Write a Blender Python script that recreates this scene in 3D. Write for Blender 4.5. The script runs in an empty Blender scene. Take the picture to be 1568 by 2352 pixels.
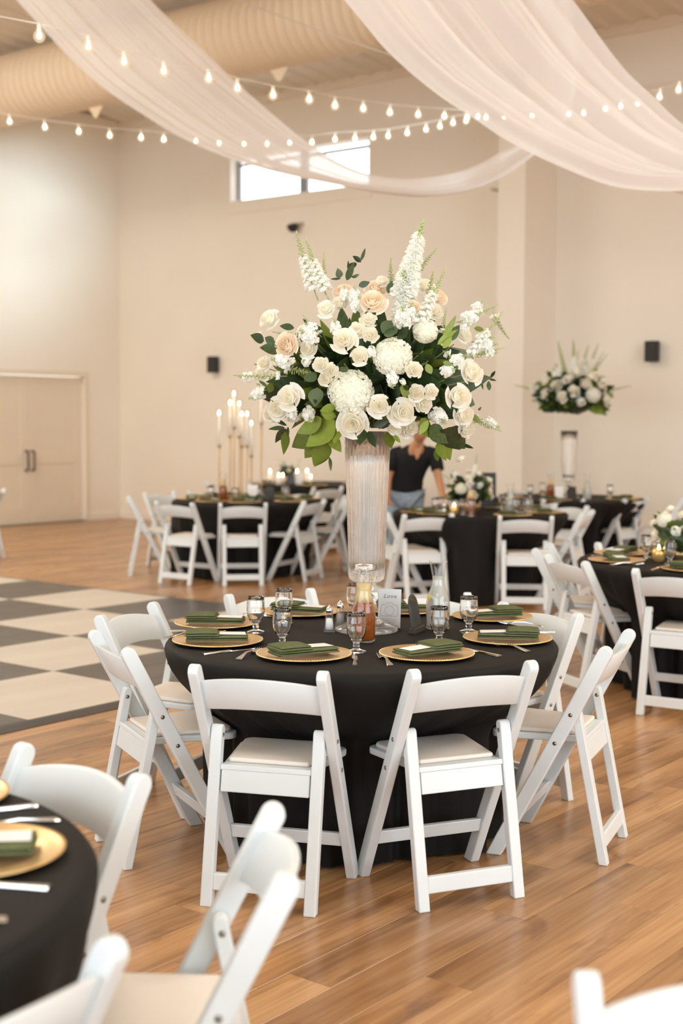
import bpy, bmesh, math, random
from mathutils import Vector, Matrix, Euler
random.seed(7)
PI = math.pi
S = bpy.context.scene
COL = S.collection
# ------------------------------------------------------------------ camera
F, PITCH, ROLL, YAW, H = 3090.8, .0685, -.00436, .9038, 1.55
FW = Vector((0, math.cos(PITCH), -math.sin(PITCH)))
R0 = Vector((1, 0, 0)); D0 = FW.cross(R0)
RT = math.cos(ROLL)*R0 + math.sin(ROLL)*D0
DN = -math.sin(ROLL)*R0 + math.cos(ROLL)*D0
CP = Vector((0, 0, H))
cd = bpy.data.cameras.new('camera'); cam = bpy.data.objects.new('camera', cd); COL.objects.link(cam)
m = Matrix((RT, -DN, -FW)).transposed().to_4x4(); m.translation = CP
cam.matrix_world = m
cd.sensor_fit = 'HORIZONTAL'; cd.sensor_width = 24; cd.lens = F/1568*24
cd.clip_start = .05; cd.clip_end = 300
cd.dof.use_dof = True; cd.dof.focus_distance = 4.72; cd.dof.aperture_fstop = 2.3
S.camera = cam
# ------------------------------------------------------------------ view, world, light
S.view_settings.view_transform = 'Standard'; S.view_settings.look = 'None'
S.view_settings.gamma = 1; S.view_settings.use_curve_mapping = False
S.view_settings.exposure = 0.10
S.cycles.use_denoising = True
S.cycles.max_bounces = 24; S.cycles.diffuse_bounces = 7; S.cycles.glossy_bounces = 8
S.cycles.transmission_bounces = 24; S.cycles.transparent_max_bounces = 24
S.cycles.caustics_reflective = False; S.cycles.caustics_refractive = False
S.cycles.sample_clamp_indirect = 6
W = bpy.data.worlds.new('world'); S.world = W; W.use_nodes = True
W.node_tree.nodes['Background'].inputs[0].default_value = (.93, .97, 1, 1)
W.node_tree.nodes['Background'].inputs[1].default_value = 3.2
dL = Vector((-math.sin(YAW), math.cos(YAW), 0)); dR = Vector((math.cos(YAW), math.sin(YAW), 0))
def rm(l, r, z=0): return dL*l + dR*r + Vector((0, 0, z))      # room coordinates: along the back wall, out from it, up
RZ = math.atan2(dL.y, dL.x)                                     # an object turned by RZ has x along L; its y is -R
def area(name, loc, to, sx, sy, power, colr):
    l = bpy.data.lights.new(name, 'AREA'); l.shape = 'RECTANGLE'; l.size = sx; l.size_y = sy; l.energy = power; l.color = colr
    o = bpy.data.objects.new(name, l); COL.objects.link(o); o.location = loc
    o.rotation_euler = (Vector(to)-Vector(loc)).to_track_quat('-Z', 'Y').to_euler(); return o
COOL = (.66, .87, 1.0); WARM = (1.0, .94, .81)
WALL_FRONT, WALL_RIGHT = -5.5, -7.5
area('daylight_front_windows', rm(2.5, WALL_FRONT+.1, 2.4), rm(3.5, 6, 1.6), 13, 4.0, 200, COOL)
area('daylight_right_windows', rm(WALL_RIGHT+.1, 1.5, 2.6), rm(6, 4, 1.5), 9, 4.0, 240, COOL)
for (l, r) in ((-2.0, 9.5), (3.6, 2.6), (8.6, 3.6), (13.0, 6.8), (12.6, 3.0), (-2.5, 4.5)):
    area('ceiling_lamp', rm(l, r, 6.3), rm(l, r, 0), 2.6, 2.6, (80 if r < 4 else 110) if r < 5 else (300 if l < 0 else 250), WARM)
sp = bpy.data.lights.new('window_glow', 'SPOT'); sp.energy = 13500; sp.color = (.66, .88, 1); sp.spot_size = math.radians(12); sp.spot_blend = 1; sp.shadow_soft_size = .8
so = bpy.data.objects.new('window_glow', sp); COL.objects.link(so); so.location = rm(-6.5, 9.0, 5.2)
so.rotation_euler = (rm(15.6, 12.0, 4.55)-so.location).to_track_quat('-Z', 'Y').to_euler()

# ------------------------------------------------------------------ helpers
def ray(x, y): return FW + RT*((x-784)/F) + DN*((y-1176)/F)
def onz(x, y, z=0.0):
    v = ray(x, y); return CP + v*((z-H)/v.z)
def aty(x, y, Y):
    v = ray(x, y); return CP + v*(Y/v.y)
def proj(P):
    q = P-CP; w = q.dot(FW); return 784+F*q.dot(RT)/w, 1176+F*q.dot(DN)/w, w
def new(name, data, parent=None, loc=(0, 0, 0), rot=None, scale=None, mat=None):
    o = bpy.data.objects.new(name, data); COL.objects.link(o); o.location = loc
    if rot is not None: o.rotation_euler = rot
    if scale is not None: o.scale = (scale,)*3 if isinstance(scale, (int, float)) else scale
    if parent: o.parent = parent
    if mat is not None: o.data.materials.append(mat)
    return o
def tag(o, label=None, cat=None, group=None, kind=None):
    if label: o['label'] = label
    if cat: o['category'] = cat
    if group: o['group'] = group
    if kind: o['kind'] = kind
    return o
def empty(name, loc=(0, 0, 0), rz=0.0, **k):
    o = bpy.data.objects.new(name, None); COL.objects.link(o); o.location = loc; o.rotation_euler = (0, 0, rz)
    o.empty_display_size = .1
    return tag(o, **k)
def me(name, vs, fs, mat=None, smooth=False):
    d = bpy.data.meshes.new(name); d.from_pydata([tuple(v) for v in vs], [], fs); d.update()
    if smooth: d.shade_smooth()
    if mat is not None: d.materials.append(mat)
    return d
def bm_out(bm, name, mat, smooth=False, bevel=0, seg=2):
    if bevel:
        bmesh.ops.recalc_face_normals(bm, faces=bm.faces)
        es = [e for e in bm.edges if len(e.link_faces) == 2 and e.calc_face_angle(0) > .5]
        bmesh.ops.bevel(bm, geom=es, offset=bevel, segments=seg, affect='EDGES', profile=.5, clamp_overlap=True)
    bmesh.ops.recalc_face_normals(bm, faces=bm.faces)
    d = bpy.data.meshes.new(name); bm.to_mesh(d); bm.free()
    if smooth: d.shade_smooth()
    if mat is not None: d.materials.append(mat)
    return d
def add_prism(bm, pts, axis, a, b):
    """closed polygon pts (2D) extruded between a and b on an axis; x: pts=(y,z), y: pts=(x,z), z: pts=(x,y)"""
    def P(p, t):
        return {'x': (t, p[0], p[1]), 'y': (p[0], t, p[1]), 'z': (p[0], p[1], t)}[axis]
    A = [bm.verts.new(P(p, a)) for p in pts]; B = [bm.verts.new(P(p, b)) for p in pts]
    n = len(pts); bm.faces.new(A); bm.faces.new(B[::-1])
    for i in range(n): bm.faces.new((A[i], B[i], B[(i+1) % n], A[(i+1) % n]))
def prism(name, pts, axis, a, b, mat, bevel=0, seg=2, smooth=False):
    bm = bmesh.new(); add_prism(bm, pts, axis, a, b); return bm_out(bm, name, mat, smooth, bevel, seg)
def box(name, x0, x1, y0, y1, z0, z1, mat, bevel=0, seg=2):
    return prism(name, [(x0, y0), (x1, y0), (x1, y1), (x0, y1)], 'z', z0, z1, mat, bevel, seg)
def lathe(name, prof, mat, n=32, flute=None, smooth=True):
    """prof: (r,z) list; r==0 ends are closed to a point; flute(r,z,i,theta)->r"""
    vs, fs, rings = [], [], []
    for i, (r, z) in enumerate(prof):
        if r <= 1e-6: vs.append((0, 0, z)); rings.append([len(vs)-1])
        else:
            ring = []
            for k in range(n):
                th = 2*PI*k/n; rr = flute(r, z, i, th) if flute else r
                vs.append((rr*math.cos(th), rr*math.sin(th), z)); ring.append(len(vs)-1)
            rings.append(ring)
    for A, B in zip(rings, rings[1:]):
        for k in range(n):
            k2 = (k+1) % n
            if len(A) == 1 and len(B) == 1: break
            if len(A) == 1: fs.append((A[0], B[k2], B[k]))
            elif len(B) == 1: fs.append((A[k], A[k2], B[0]))
            else: fs.append((A[k], A[k2], B[k2], B[k]))
    return me(name, vs, fs, mat, smooth)
def tube(name, pts, rad, mat, n=8, smooth=True, closed=False):
    """round tube along points, rad number or per-point list"""
    pts = [Vector(p) for p in pts]; vs, fs = [], []; up = None
    for i, p in enumerate(pts):
        t = (pts[min(i+1, len(pts)-1)]-pts[max(i-1, 0)]).normalized()
        if up is None: up = t.orthogonal().normalized()
        a = (up - t*up.dot(t)).normalized(); up = a; b = t.cross(a)
        r = rad[i] if isinstance(rad, (list, tuple)) else rad
        for k in range(n):
            th = 2*PI*k/n; vs.append(p+(a*math.cos(th)+b*math.sin(th))*r)
    for i in range(len(pts)-1):
        for k in range(n):
            fs.append((i*n+k, i*n+(k+1) % n, (i+1)*n+(k+1) % n, (i+1)*n+k))
    fs.append(tuple(range(n))[::-1]); fs.append(tuple((len(pts)-1)*n+k for k in range(n)))
    return me(name, vs, fs, mat, smooth)
def join_data(name, datas, mats):
    """merge [(mesh, matrix, mat_index)] into one mesh"""
    vs, fs, mi, sm = [], [], [], []
    for d, M, ix in datas:
        o = len(vs); vs += [M @ v.co for v in d.vertices]
        for p in d.polygons: fs.append([o+i for i in p.vertices]); mi.append(ix); sm.append(p.use_smooth)
    r = me(name, vs, fs)
    for q in mats: r.materials.append(q)
    r.polygons.foreach_set('material_index', mi); r.polygons.foreach_set('use_smooth', sm); return r
def mat(name, col, rough=.5, metal=0, spec=.5, trans=0, ior=1.45, sheen=0, emit=None, estr=0, sss=0, coat=0):
    M = bpy.data.materials.new(name); M.use_nodes = True; b = M.node_tree.nodes['Principled BSDF']; I = b.inputs
    I['Base Color'].default_value = (*col, 1); I['Roughness'].default_value = rough; I['Metallic'].default_value = metal
    I['Specular IOR Level'].default_value = spec; I['Transmission Weight'].default_value = trans; I['IOR'].default_value = ior
    I['Sheen Weight'].default_value = sheen; I['Coat Weight'].default_value = coat
    if emit: I['Emission Color'].default_value = (*emit, 1); I['Emission Strength'].default_value = estr
    if sss: I['Subsurface Weight'].default_value = sss; I['Subsurface Radius'].default_value = (.6, .5, .4); I['Subsurface Scale'].default_value = .01
    return M
def noise_col(M, c1, c2, scale, detail=3, stretch=None, bump=0, coords='Object', lo=.3, hi=.7):
    nt = M.node_tree; N = nt.nodes; Lk = nt.links; b = N['Principled BSDF']
    tc = N.new('ShaderNodeTexCoord'); mp = N.new('ShaderNodeMapping'); nz = N.new('ShaderNodeTexNoise'); cr = N.new('ShaderNodeValToRGB')
    if stretch: mp.inputs['Scale'].default_value = stretch
    nz.inputs['Scale'].default_value = scale; nz.inputs['Detail'].default_value = detail
    cr.color_ramp.elements[0].position = lo; cr.color_ramp.elements[1].position = hi
    cr.color_ramp.elements[0].color = (*c1, 1); cr.color_ramp.elements[1].color = (*c2, 1)
    Lk.new(tc.outputs[coords], mp.inputs[0]); Lk.new(mp.outputs[0], nz.inputs['Vector']); Lk.new(nz.outputs[0], cr.inputs[0]); Lk.new(cr.outputs[0], b.inputs['Base Color'])
    if bump:
        bp = N.new('ShaderNodeBump'); bp.inputs['Strength'].default_value = bump; bp.inputs['Distance'].default_value = .01
        Lk.new(nz.outputs[0], bp.inputs['Height']); Lk.new(bp.outputs[0], b.inputs['Normal'])
    return M
# ------------------------------------------------------------------ materials
M_WALL = noise_col(mat('wall_paint', (.8, .72, .6), .75), (.86, .805, .715), (.885, .83, .74), 1.2, 2)
M_TRIM = mat('trim_paint', (.84, .76, .66), .45)
M_CEIL = mat('ceiling_metal', (.74, .67, .56), .6)
M_DUCT = mat('duct_fabric', (.74, .59, .43), .65)
M_DOOR = mat('door_paint', (.80, .71, .58), .45)
M_BRONZE = mat('dark_bronze', (.06, .05, .045), .4, .6)
M_WIN = mat('grey_window_frame', (.33, .34, .35), .4)
M_PLAST = noise_col(mat('white_resin', (.82, .825, .83), .33, spec=.5), (.69, .735, .755), (.725, .77, .79), 9, 3)
M_CUSH = noise_col(mat('cream_vinyl', (.80, .72, .64), .5), (.78, .70, .62), (.82, .75, .68), 6, 2)
M_BOLT = mat('steel_bolt', (.28, .25, .22), .35, .9)
M_CLOTH = mat('black_polyester', (.0085, .0073, .0067), .7, spec=.26)
M_GOLD = mat('gold_charger', (.78, .53, .24), .28, .85)
M_NAP = noise_col(mat('olive_napkin', (.12, .13, .06), .9, spec=.2), (.105, .118, .052), (.135, .148, .068), 40, 3)
M_CARD = mat('white_card', (.85, .84, .83), .6)
M_INK = mat('grey_ink', (.12, .12, .13), .7)
M_GLASS = mat('clear_glass', (1, 1, 1), .0, trans=1, ior=1.45)
M_STEEL = mat('polished_steel', (.72, .71, .70), .16, 1)
M_CHROME = mat('chrome', (.8, .8, .8), .1, 1)
M_TEA = mat('iced_tea', (.46, .115, .016), .08, trans=.45, ior=1.34)
M_TEATOP = mat('lemon_tea', (.80, .60, .28), .3, trans=.15, ior=1.34)
M_WATER = mat('iced_water', (.82, .83, .76), .2, trans=.45, ior=1.33)
M_LEMON = mat('lemon_slice', (.85, .62, .12), .4)
M_SALT = mat('salt', (.88, .88, .88), .9)
M_PEPPER = noise_col(mat('pepper', (.2, .18, .15), .9), (.05, .045, .04), (.5, .46, .4), 420, 2)
M_WOODDK = mat('dark_wood', (.05, .035, .028), .5)
M_ACRYL = mat('black_acrylic', (.03, .028, .028), .08)
def petal_mat(name, col, tcol, f=.35):
    M = bpy.data.materials.new(name); M.use_nodes = True; nt = M.node_tree; N = nt.nodes; N.clear()
    o_ = N.new('ShaderNodeOutputMaterial'); d = N.new('ShaderNodeBsdfDiffuse'); t = N.new('ShaderNodeBsdfTranslucent'); m_ = N.new('ShaderNodeMixShader')
    d.inputs[0].default_value = (*col, 1); t.inputs[0].default_value = (*tcol, 1); m_.inputs[0].default_value = f
    nt.links.new(d.outputs[0], m_.inputs[1]); nt.links.new(t.outputs[0], m_.inputs[2]); nt.links.new(m_.outputs[0], o_.inputs[0]); return M
M_ROSE = petal_mat('white_rose', (.97, .95, .88), (.98, .93, .80))
M_PEACH = petal_mat('cream_rose', (.97, .89, .77), (.97, .84, .66))
M_FLORET = petal_mat('white_floret', (.96, .96, .93), (.94, .95, .88), .3)
M_HYD = petal_mat('white_hydrangea', (.95, .94, .87), (.92, .92, .76), .3)
M_BUD = mat('green_bud', (.42, .47, .22), .6)
M_LEAF = noise_col(mat('green_leaf', (.11, .17, .03), .42), (.15, .205, .026), (.19, .25, .036), 5, 2)
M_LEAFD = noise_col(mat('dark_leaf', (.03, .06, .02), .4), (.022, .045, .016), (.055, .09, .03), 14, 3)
M_LEAFG = mat('grey_green_leaf', (.12, .16, .08), .5)
M_STEM = mat('flower_stem', (.17, .2, .06), .6)
M_CANDLE = mat('ivory_candle', (.9, .86, .78), .5, sss=.1, emit=(1, .72, .45), estr=.12)
M_FLAME = mat('flame', (1, .8, .5), .5, emit=(1, .62, .28), estr=60)
M_FIL = mat('bulb_glow', (1, .9, .7), .5, emit=(1, .80, .54), estr=60)
M_BRASS = mat('brushed_gold', (.55, .37, .17), .35, .8)
M_SKIN = mat('skin', (.52, .25, .13), .55, sss=.1)
M_HAIR = mat('dark_hair', (.03, .022, .018), .6)
M_SHIRT = mat('black_tshirt', (.008, .008, .009), .85)
M_JEAN = noise_col(mat('light_denim', (.3, .38, .46), .85), (.24, .31, .39), (.36, .44, .52), 25, 3)
M_SPK = mat('black_speaker', (.025, .022, .022), .55)
M_BLK = mat('black_plastic', (.02, .02, .02), .4)
def rimfac(nt, lo, hi, pw_=3.2):
    lw = nt.nodes.new('ShaderNodeLayerWeight'); lw.inputs[0].default_value = .5
    p = nt.nodes.new('ShaderNodeMath'); p.operation = 'POWER'; p.inputs[1].default_value = pw_; nt.links.new(lw.outputs['Facing'], p.inputs[0])
    q = nt.nodes.new('ShaderNodeMath'); q.operation = 'MULTIPLY_ADD'; q.inputs[1].default_value = hi; q.inputs[2].default_value = lo; nt.links.new(p.outputs[0], q.inputs[0]); return q.outputs[0]
def thin_glass(name, gl=.10):
    M = bpy.data.materials.new(name); M.use_nodes = True; nt = M.node_tree; N = nt.nodes; N.clear()
    o_ = N.new('ShaderNodeOutputMaterial'); mx = N.new('ShaderNodeMixShader'); tr = N.new('ShaderNodeBsdfTransparent'); g = N.new('ShaderNodeBsdfGlossy'); g.inputs['Roughness'].default_value = .03
    fr_ = rimfac(nt, .03, .7)
    nt.links.new(fr_, mx.inputs[0]); nt.links.new(tr.outputs[0], mx.inputs[1]); nt.links.new(g.outputs[0], mx.inputs[2]); nt.links.new(mx.outputs[0], o_.inputs[0]); return M
M_THIN = thin_glass('thin_glass')
def crystal(name, f, ior=1.5, lo=.06, hi=.8):
    M = bpy.data.materials.new(name); M.use_nodes = True; nt = M.node_tree; N = nt.nodes; N.clear()
    o_ = N.new('ShaderNodeOutputMaterial'); mx = N.new('ShaderNodeMixShader'); mx2 = N.new('ShaderNodeMixShader'); tr = N.new('ShaderNodeBsdfTransparent'); g = N.new('ShaderNodeBsdfGlossy'); g.inputs['Roughness'].default_value = .04
    gl = N.new('ShaderNodeBsdfGlass'); gl.inputs['Roughness'].default_value = .0; gl.inputs['IOR'].default_value = ior
    fr_ = rimfac(nt, lo, hi); mx2.inputs[0].default_value = f
    L2 = nt.links.new; L2(fr_, mx.inputs[0]); L2(tr.outputs[0], mx.inputs[1]); L2(g.outputs[0], mx.inputs[2]); L2(mx.outputs[0], mx2.inputs[1]); L2(gl.outputs[0], mx2.inputs[2]); L2(mx2.outputs[0], o_.inputs[0]); return M
M_CRYST = crystal('cut_crystal', .72, 1.5, .04, .8)
# bulb glass: thin clear warm shell
M_BULB = bpy.data.materials.new('bulb_glass'); M_BULB.use_nodes = True
nt = M_BULB.node_tree; N = nt.nodes; N.clear(); o_ = N.new('ShaderNodeOutputMaterial'); mx = N.new('ShaderNodeMixShader'); tr = N.new('ShaderNodeBsdfTransparent'); em = N.new('ShaderNodeEmission')
em.inputs[0].default_value = (1, .74, .45, 1); em.inputs[1].default_value = 1.0; mx.inputs[0].default_value = .5
nt.links.new(tr.outputs[0], mx.inputs[1]); nt.links.new(em.outputs[0], mx.inputs[2]); nt.links.new(mx.outputs[0], o_.inputs[0])
# sheer drape: diffuse + translucent + a share of open weave
M_DRAPE = bpy.data.materials.new('sheer_drape'); M_DRAPE.use_nodes = True
nt = M_DRAPE.node_tree; N = nt.nodes; N.clear(); o_ = N.new('ShaderNodeOutputMaterial')
df = N.new('ShaderNodeBsdfDiffuse'); tl = N.new('ShaderNodeBsdfTranslucent'); tr = N.new('ShaderNodeBsdfTransparent'); m1 = N.new('ShaderNodeMixShader'); m2 = N.new('ShaderNodeMixShader')
df.inputs[0].default_value = (.93, .90, .885, 1); tl.inputs[0].default_value = (.93, .88, .85, 1); m1.inputs[0].default_value = .42; m2.inputs[0].default_value = .17
nt.links.new(df.outputs[0], m1.inputs[1]); nt.links.new(tl.outputs[0], m1.inputs[2]); nt.links.new(m1.outputs[0], m2.inputs[1]); nt.links.new(tr.outputs[0], m2.inputs[2]); nt.links.new(m2.outputs[0], o_.inputs[0])
# oak laminate: each plank its own tone and grain
M_OAK = bpy.data.materials.new('oak_plank'); M_OAK.use_nodes = True
nt = M_OAK.node_tree; N = nt.nodes; Lk = nt.links; b = N['Principled BSDF']
geo = N.new('ShaderNodeNewGeometry'); oi = N.new('ShaderNodeObjectInfo'); add = N.new('ShaderNodeMath'); add.operation = 'ADD'
Lk.new(geo.outputs['Random Per Island'], add.inputs[0]); Lk.new(oi.outputs['Random'], add.inputs[1])
fr = N.new('ShaderNodeMath'); fr.operation = 'FRACT'; Lk.new(add.outputs[0], fr.inputs[0])
rt = N.new('ShaderNodeVectorRotate'); rt.rotation_type = 'Z_AXIS'; rt.inputs['Angle'].default_value = -RZ; Lk.new(geo.outputs['Position'], rt.inputs['Vector'])
cx = N.new('ShaderNodeCombineXYZ'); mu = N.new('ShaderNodeMath'); mu.operation = 'MULTIPLY'; mu.inputs[1].default_value = 37.0; Lk.new(fr.outputs[0], mu.inputs[0]); Lk.new(mu.outputs[0], cx.inputs[2]); Lk.new(mu.outputs[0], cx.inputs[1])
ad = N.new('ShaderNodeVectorMath'); ad.operation = 'ADD'; Lk.new(rt.outputs[0], ad.inputs[0]); Lk.new(cx.outputs[0], ad.inputs[1])
def grain(sx, sy, scale, detail, dist=0.0):
    mp = N.new('ShaderNodeMapping'); mp.inputs['Scale'].default_value = (sx, sy, 1); nz = N.new('ShaderNodeTexNoise'); nz.inputs['Scale'].default_value = scale; nz.inputs['Detail'].default_value = detail; nz.inputs['Distortion'].default_value = dist
    Lk.new(ad.outputs[0], mp.inputs[0]); Lk.new(mp.outputs[0], nz.inputs['Vector']); return nz
def ramp(src, *st):
    cr = N.new('ShaderNodeValToRGB'); e = cr.color_ramp.elements
    while len(e) > 2: e.remove(e[-1])
    while len(e) < len(st): e.new(.5)
    for k, (p, c) in enumerate(st): e[k].position = p; e[k].color = (*c, 1)
    Lk.new(src, cr.inputs[0]); return cr
def mixc(kind, fac, a, b2):
    mxr = N.new('ShaderNodeMix'); mxr.data_type = 'RGBA'; mxr.blend_type = kind
    if isinstance(fac, (int, float)): mxr.inputs[0].default_value = fac
    else: Lk.new(fac, mxr.inputs[0])
    Lk.new(a, mxr.inputs[6]); Lk.new(b2, mxr.inputs[7]); return mxr.outputs[2]
g1 = ramp(grain(9, .9, 1.0, 5, .6).outputs[0], (.28, (.275, .138, .056)), (.5, (.435, .235, .105)), (.72, (.54, .32, .155)))
g2 = ramp(grain(70, 1.6, 1.0, 4, .2).outputs[0], (.3, (.78, .74, .70)), (.6, (1.05, 1.04, 1.03)))
g3 = ramp(grain(7, 2.2, 1.0, 3, 1.2).outputs[0], (.57, (1, 1, 1)), (.73, (.50, .42, .35)))
tone = ramp(fr.outputs[0], (0, (.80, .78, .76)), (.5, (1, .99, .97)), (1, (1.14, 1.12, 1.08)))
c = mixc('MULTIPLY', 1, g1.outputs[0], g2.outputs[0]); c = mixc('MULTIPLY', .8, c, g3.outputs[0]); c = mixc('MULTIPLY', 1, c, tone.outputs[0])
Lk.new(c, b.inputs['Base Color']); b.inputs['Roughness'].default_value = .27; b.inputs['Specular IOR Level'].default_value = .5
def tilemat(name, c1, c2, rough):
    M = noise_col(mat(name, c1, rough), c1, c2, 3.0, 4, stretch=(1, .22, 1), coords='Object'); return M
M_TW = tilemat('white_dance_tile', (.56, .50, .44), (.62, .56, .49), .45)
M_TB = tilemat('black_dance_tile', (.05, .045, .04), (.08, .07, .062), .3)
M_EDGE = mat('black_edge_trim', (.05, .045, .042), .4)

# ------------------------------------------------------------------ setting
BW, LW, WT = 14.354, 15.685, 6.05     # back wall, left wall, wall top
def rbox(name, l0, l1, r0, r1, z0, z1, m_, parent=None, bevel=0, kind='structure'):
    """box in room coordinates"""
    o = new(name, box(name, 0, l1-l0, -(r1-r0), 0, 0, z1-z0, m_, bevel), parent, rm(l0, r0, z0), (0, 0, RZ))
    if parent is None: o['kind'] = kind
    return o
# room-turned empties: local x = L, local y = -R  -> negative y is deeper; use rbox for all
floor = rbox('floor', WALL_RIGHT, LW, WALL_FRONT, BW, -.12, -.012, mat('subfloor', (.06, .04, .03), .8))
PW, PL = .157, 1.24
pm = box('plank', -PW/2+.0004, PW/2-.0004, -PL/2+.0004, PL/2-.0004, -.012, 0, M_OAK, .0012, 1)
cells = []
for i in range(int((LW-WALL_RIGHT)/PW)+1):
    l = WALL_RIGHT + (i+.5)*PW; off = random.random()*PL
    j = -1
    while True:
        r0 = WALL_FRONT + off + j*PL; r1 = r0+PL; j += 1
        if r0 >= BW: break
        a, b_ = max(r0, WALL_FRONT), min(r1, BW)
        if b_-a < .1: continue
        p = rm(l, (a+b_)/2); x, y, w = proj(p)
        vis = w > 1.2 and -150 < x < 1718 and 1150 < y < 2550
        if l+PW/2 > 5.5 and a > 3.9 and b_ < 8.3: vis = False
        cells.append((vis, w if w > 0 else 99, l, a, b_))
vis = sorted([c_ for c_ in cells if c_[0] and c_[4]-c_[3] > PL-.01], key=lambda c_: c_[1])[:298]
near = set((c_[2], c_[3]) for c_ in vis)
for c_ in vis:
    new('plank', pm, floor, (0, 0, 0)); o = COL.objects[-1]
    o.parent = floor; o.matrix_parent_inverse = Matrix.Identity(4)
    loc = Vector((c_[2]-WALL_RIGHT, -(c_[3]+c_[4])/2+WALL_FRONT, .12)); o.location = loc
bm = bmesh.new()
for c_ in cells:
    if (c_[2], c_[3]) in near: continue
    x0, x1 = c_[2]-PW/2+.0004-WALL_RIGHT, c_[2]+PW/2-.0004-WALL_RIGHT; y0, y1 = -(c_[4]-WALL_FRONT)+.0004, -(c_[3]-WALL_FRONT)-.0004
    e = .0012
    b0 = [bm.verts.new(v) for v in ((x0, y0, .108), (x1, y0, .108), (x1, y1, .108), (x0, y1, .108))]
    b1 = [bm.verts.new(v) for v in ((x0, y0, .1188), (x1, y0, .1188), (x1, y1, .1188), (x0, y1, .1188))]
    b2 = [bm.verts.new(v) for v in ((x0+e, y0+e, .12), (x1-e, y0+e, .12), (x1-e, y1-e, .12), (x0+e, y1-e, .12))]
    bm.faces.new(b2)
    for A, B in ((b0, b1), (b1, b2)):
        for k in range(4): bm.faces.new((A[k], A[(k+1) % 4], B[(k+1) % 4], B[k]))
o = new('plank_rows', bm_out(bm, 'plank_rows', M_OAK), floor); o['kind'] = 'stuff'

# back wall with window opening
WL0, WL1, WZ0, WZ1 = 10.87, 13.35, 4.647, 5.264
bm = bmesh.new()
def rb(bm, l0, l1, r0, r1, z0, z1):
    if z0 == 0: z0 = -.12
    add_prism(bm, [(l0, -r0), (l1, -r0), (l1, -r1), (l0, -r1)], 'z', z0, z1)
T = .25
rb(bm, WALL_RIGHT, WL0, BW, BW+T, 0, WT); rb(bm, WL1, LW+T, BW, BW+T, 0, WT)
rb(bm, WL0, WL1, BW, BW+T, 0, WZ0); rb(bm, WL0, WL1, BW, BW+T, WZ1, WT)
wall_back = tag(new('wall_back', bm_out(bm, 'wall_back', M_WALL), None, (0, 0, 0), (0, 0, RZ)), kind='structure')
# left wall with door opening
DR0, DR1, DH = 11.60, 13.64, 2.18
bm = bmesh.new()
rb(bm, LW, LW+T, WALL_FRONT, DR0, 0, WT); rb(bm, LW, LW+T, DR1, BW, 0, WT); rb(bm, LW, LW+T, DR0, DR1, DH, WT)
tag(new('wall_left', bm_out(bm, 'wall_left', M_WALL), None, (0, 0, 0), (0, 0, RZ)), kind='structure')
bm = bmesh.new()      # right wall and front wall with tall window openings behind the camera
for a, b_ in ((WALL_FRONT, -3.2), (6.2, BW)): rb(bm, WALL_RIGHT-T, WALL_RIGHT, a, b_, 0, WT)
rb(bm, WALL_RIGHT-T, WALL_RIGHT, -3.2, 6.2, 0, .5); rb(bm, WALL_RIGHT-T, WALL_RIGHT, -3.2, 6.2, 4.7, WT)
tag(new('wall_right', bm_out(bm, 'wall_right', M_WALL), None, (0, 0, 0), (0, 0, RZ)), kind='structure')
bm = bmesh.new()
rb(bm, WALL_RIGHT, -4.2, WALL_FRONT-T, WALL_FRONT, 0, WT); rb(bm, 9.2, LW, WALL_FRONT-T, WALL_FRONT, 0, WT)
rb(bm, -4.2, 9.2, WALL_FRONT-T, WALL_FRONT, 0, .35); rb(bm, -4.2, 9.2, WALL_FRONT-T, WALL_FRONT, 4.5, WT)
tag(new('wall_front', bm_out(bm, 'wall_front', M_WALL), None, (0, 0, 0), (0, 0, RZ)), kind='structure')
# ceiling: metal deck rising from both long walls to a ridge, ribs as real relief
bm = bmesh.new(); RID, RH = 4.4, WT+.85
def cz(r): return WT+(RH-WT)*(BW-r)/(BW-RID) if r > RID else WT+(RH-WT)*(r-WALL_FRONT)/(RID-WALL_FRONT)
for (ra, rb_) in ((BW+T, RID), (RID, WALL_FRONT-T)):
    n = int((LW-WALL_RIGHT)/.3)
    prof = []
    for k in range(n+1):
        l = WALL_RIGHT-T+k*(LW-WALL_RIGHT+2*T)/n
        prof += [(l, 0), (l+.04, .03), (l+.09, .03), (l+.13, 0)]
    A = [bm.verts.new((l, -ra, cz(ra)-d)) for l, d in prof]; B = [bm.verts.new((l, -rb_, cz(rb_)-d)) for l, d in prof]
    A2 = [bm.verts.new((l, -ra, cz(ra)+.2)) for l, d in (prof[0], prof[-1])]; B2 = [bm.verts.new((l, -rb_, cz(rb_)+.2)) for l, d in (prof[0], prof[-1])]
    for k in range(len(prof)-1): bm.faces.new((A[k], A[k+1], B[k+1], B[k]))
    bm.faces.new((A2[0], A2[1], B2[1], B2[0]))
tag(new('ceiling', bm_out(bm, 'ceiling', M_CEIL), None, (0, 0, 0), (0, 0, RZ)), kind='structure')
for l in (2.4, 8.25, 14.1):      # tapered steel roof beams over the columns
    for (ra, rb_, da, db) in ((BW, RID, .75, .35),):
        bm = bmesh.new(); add_prism(bm, [(-ra, cz(ra)-.03), (-rb_, cz(rb_)-.03), (-rb_, cz(rb_)-db), (-ra+.72, cz(ra-.72)-.45), (-ra+.72, cz(ra)-da), (-ra, cz(ra)-da)], 'x', l-.185, l+.185)
        if l == 8.25: tag(new('roof_beam', bm_out(bm, 'roof_beam', M_TRIM), None, (0, 0, 0), (0, 0, RZ)), kind='structure')
        else: bm.free()
rbox('column', 8.064, 8.43, BW-.72, BW, 0, WT-.4, M_WALL, bevel=.004)
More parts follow.
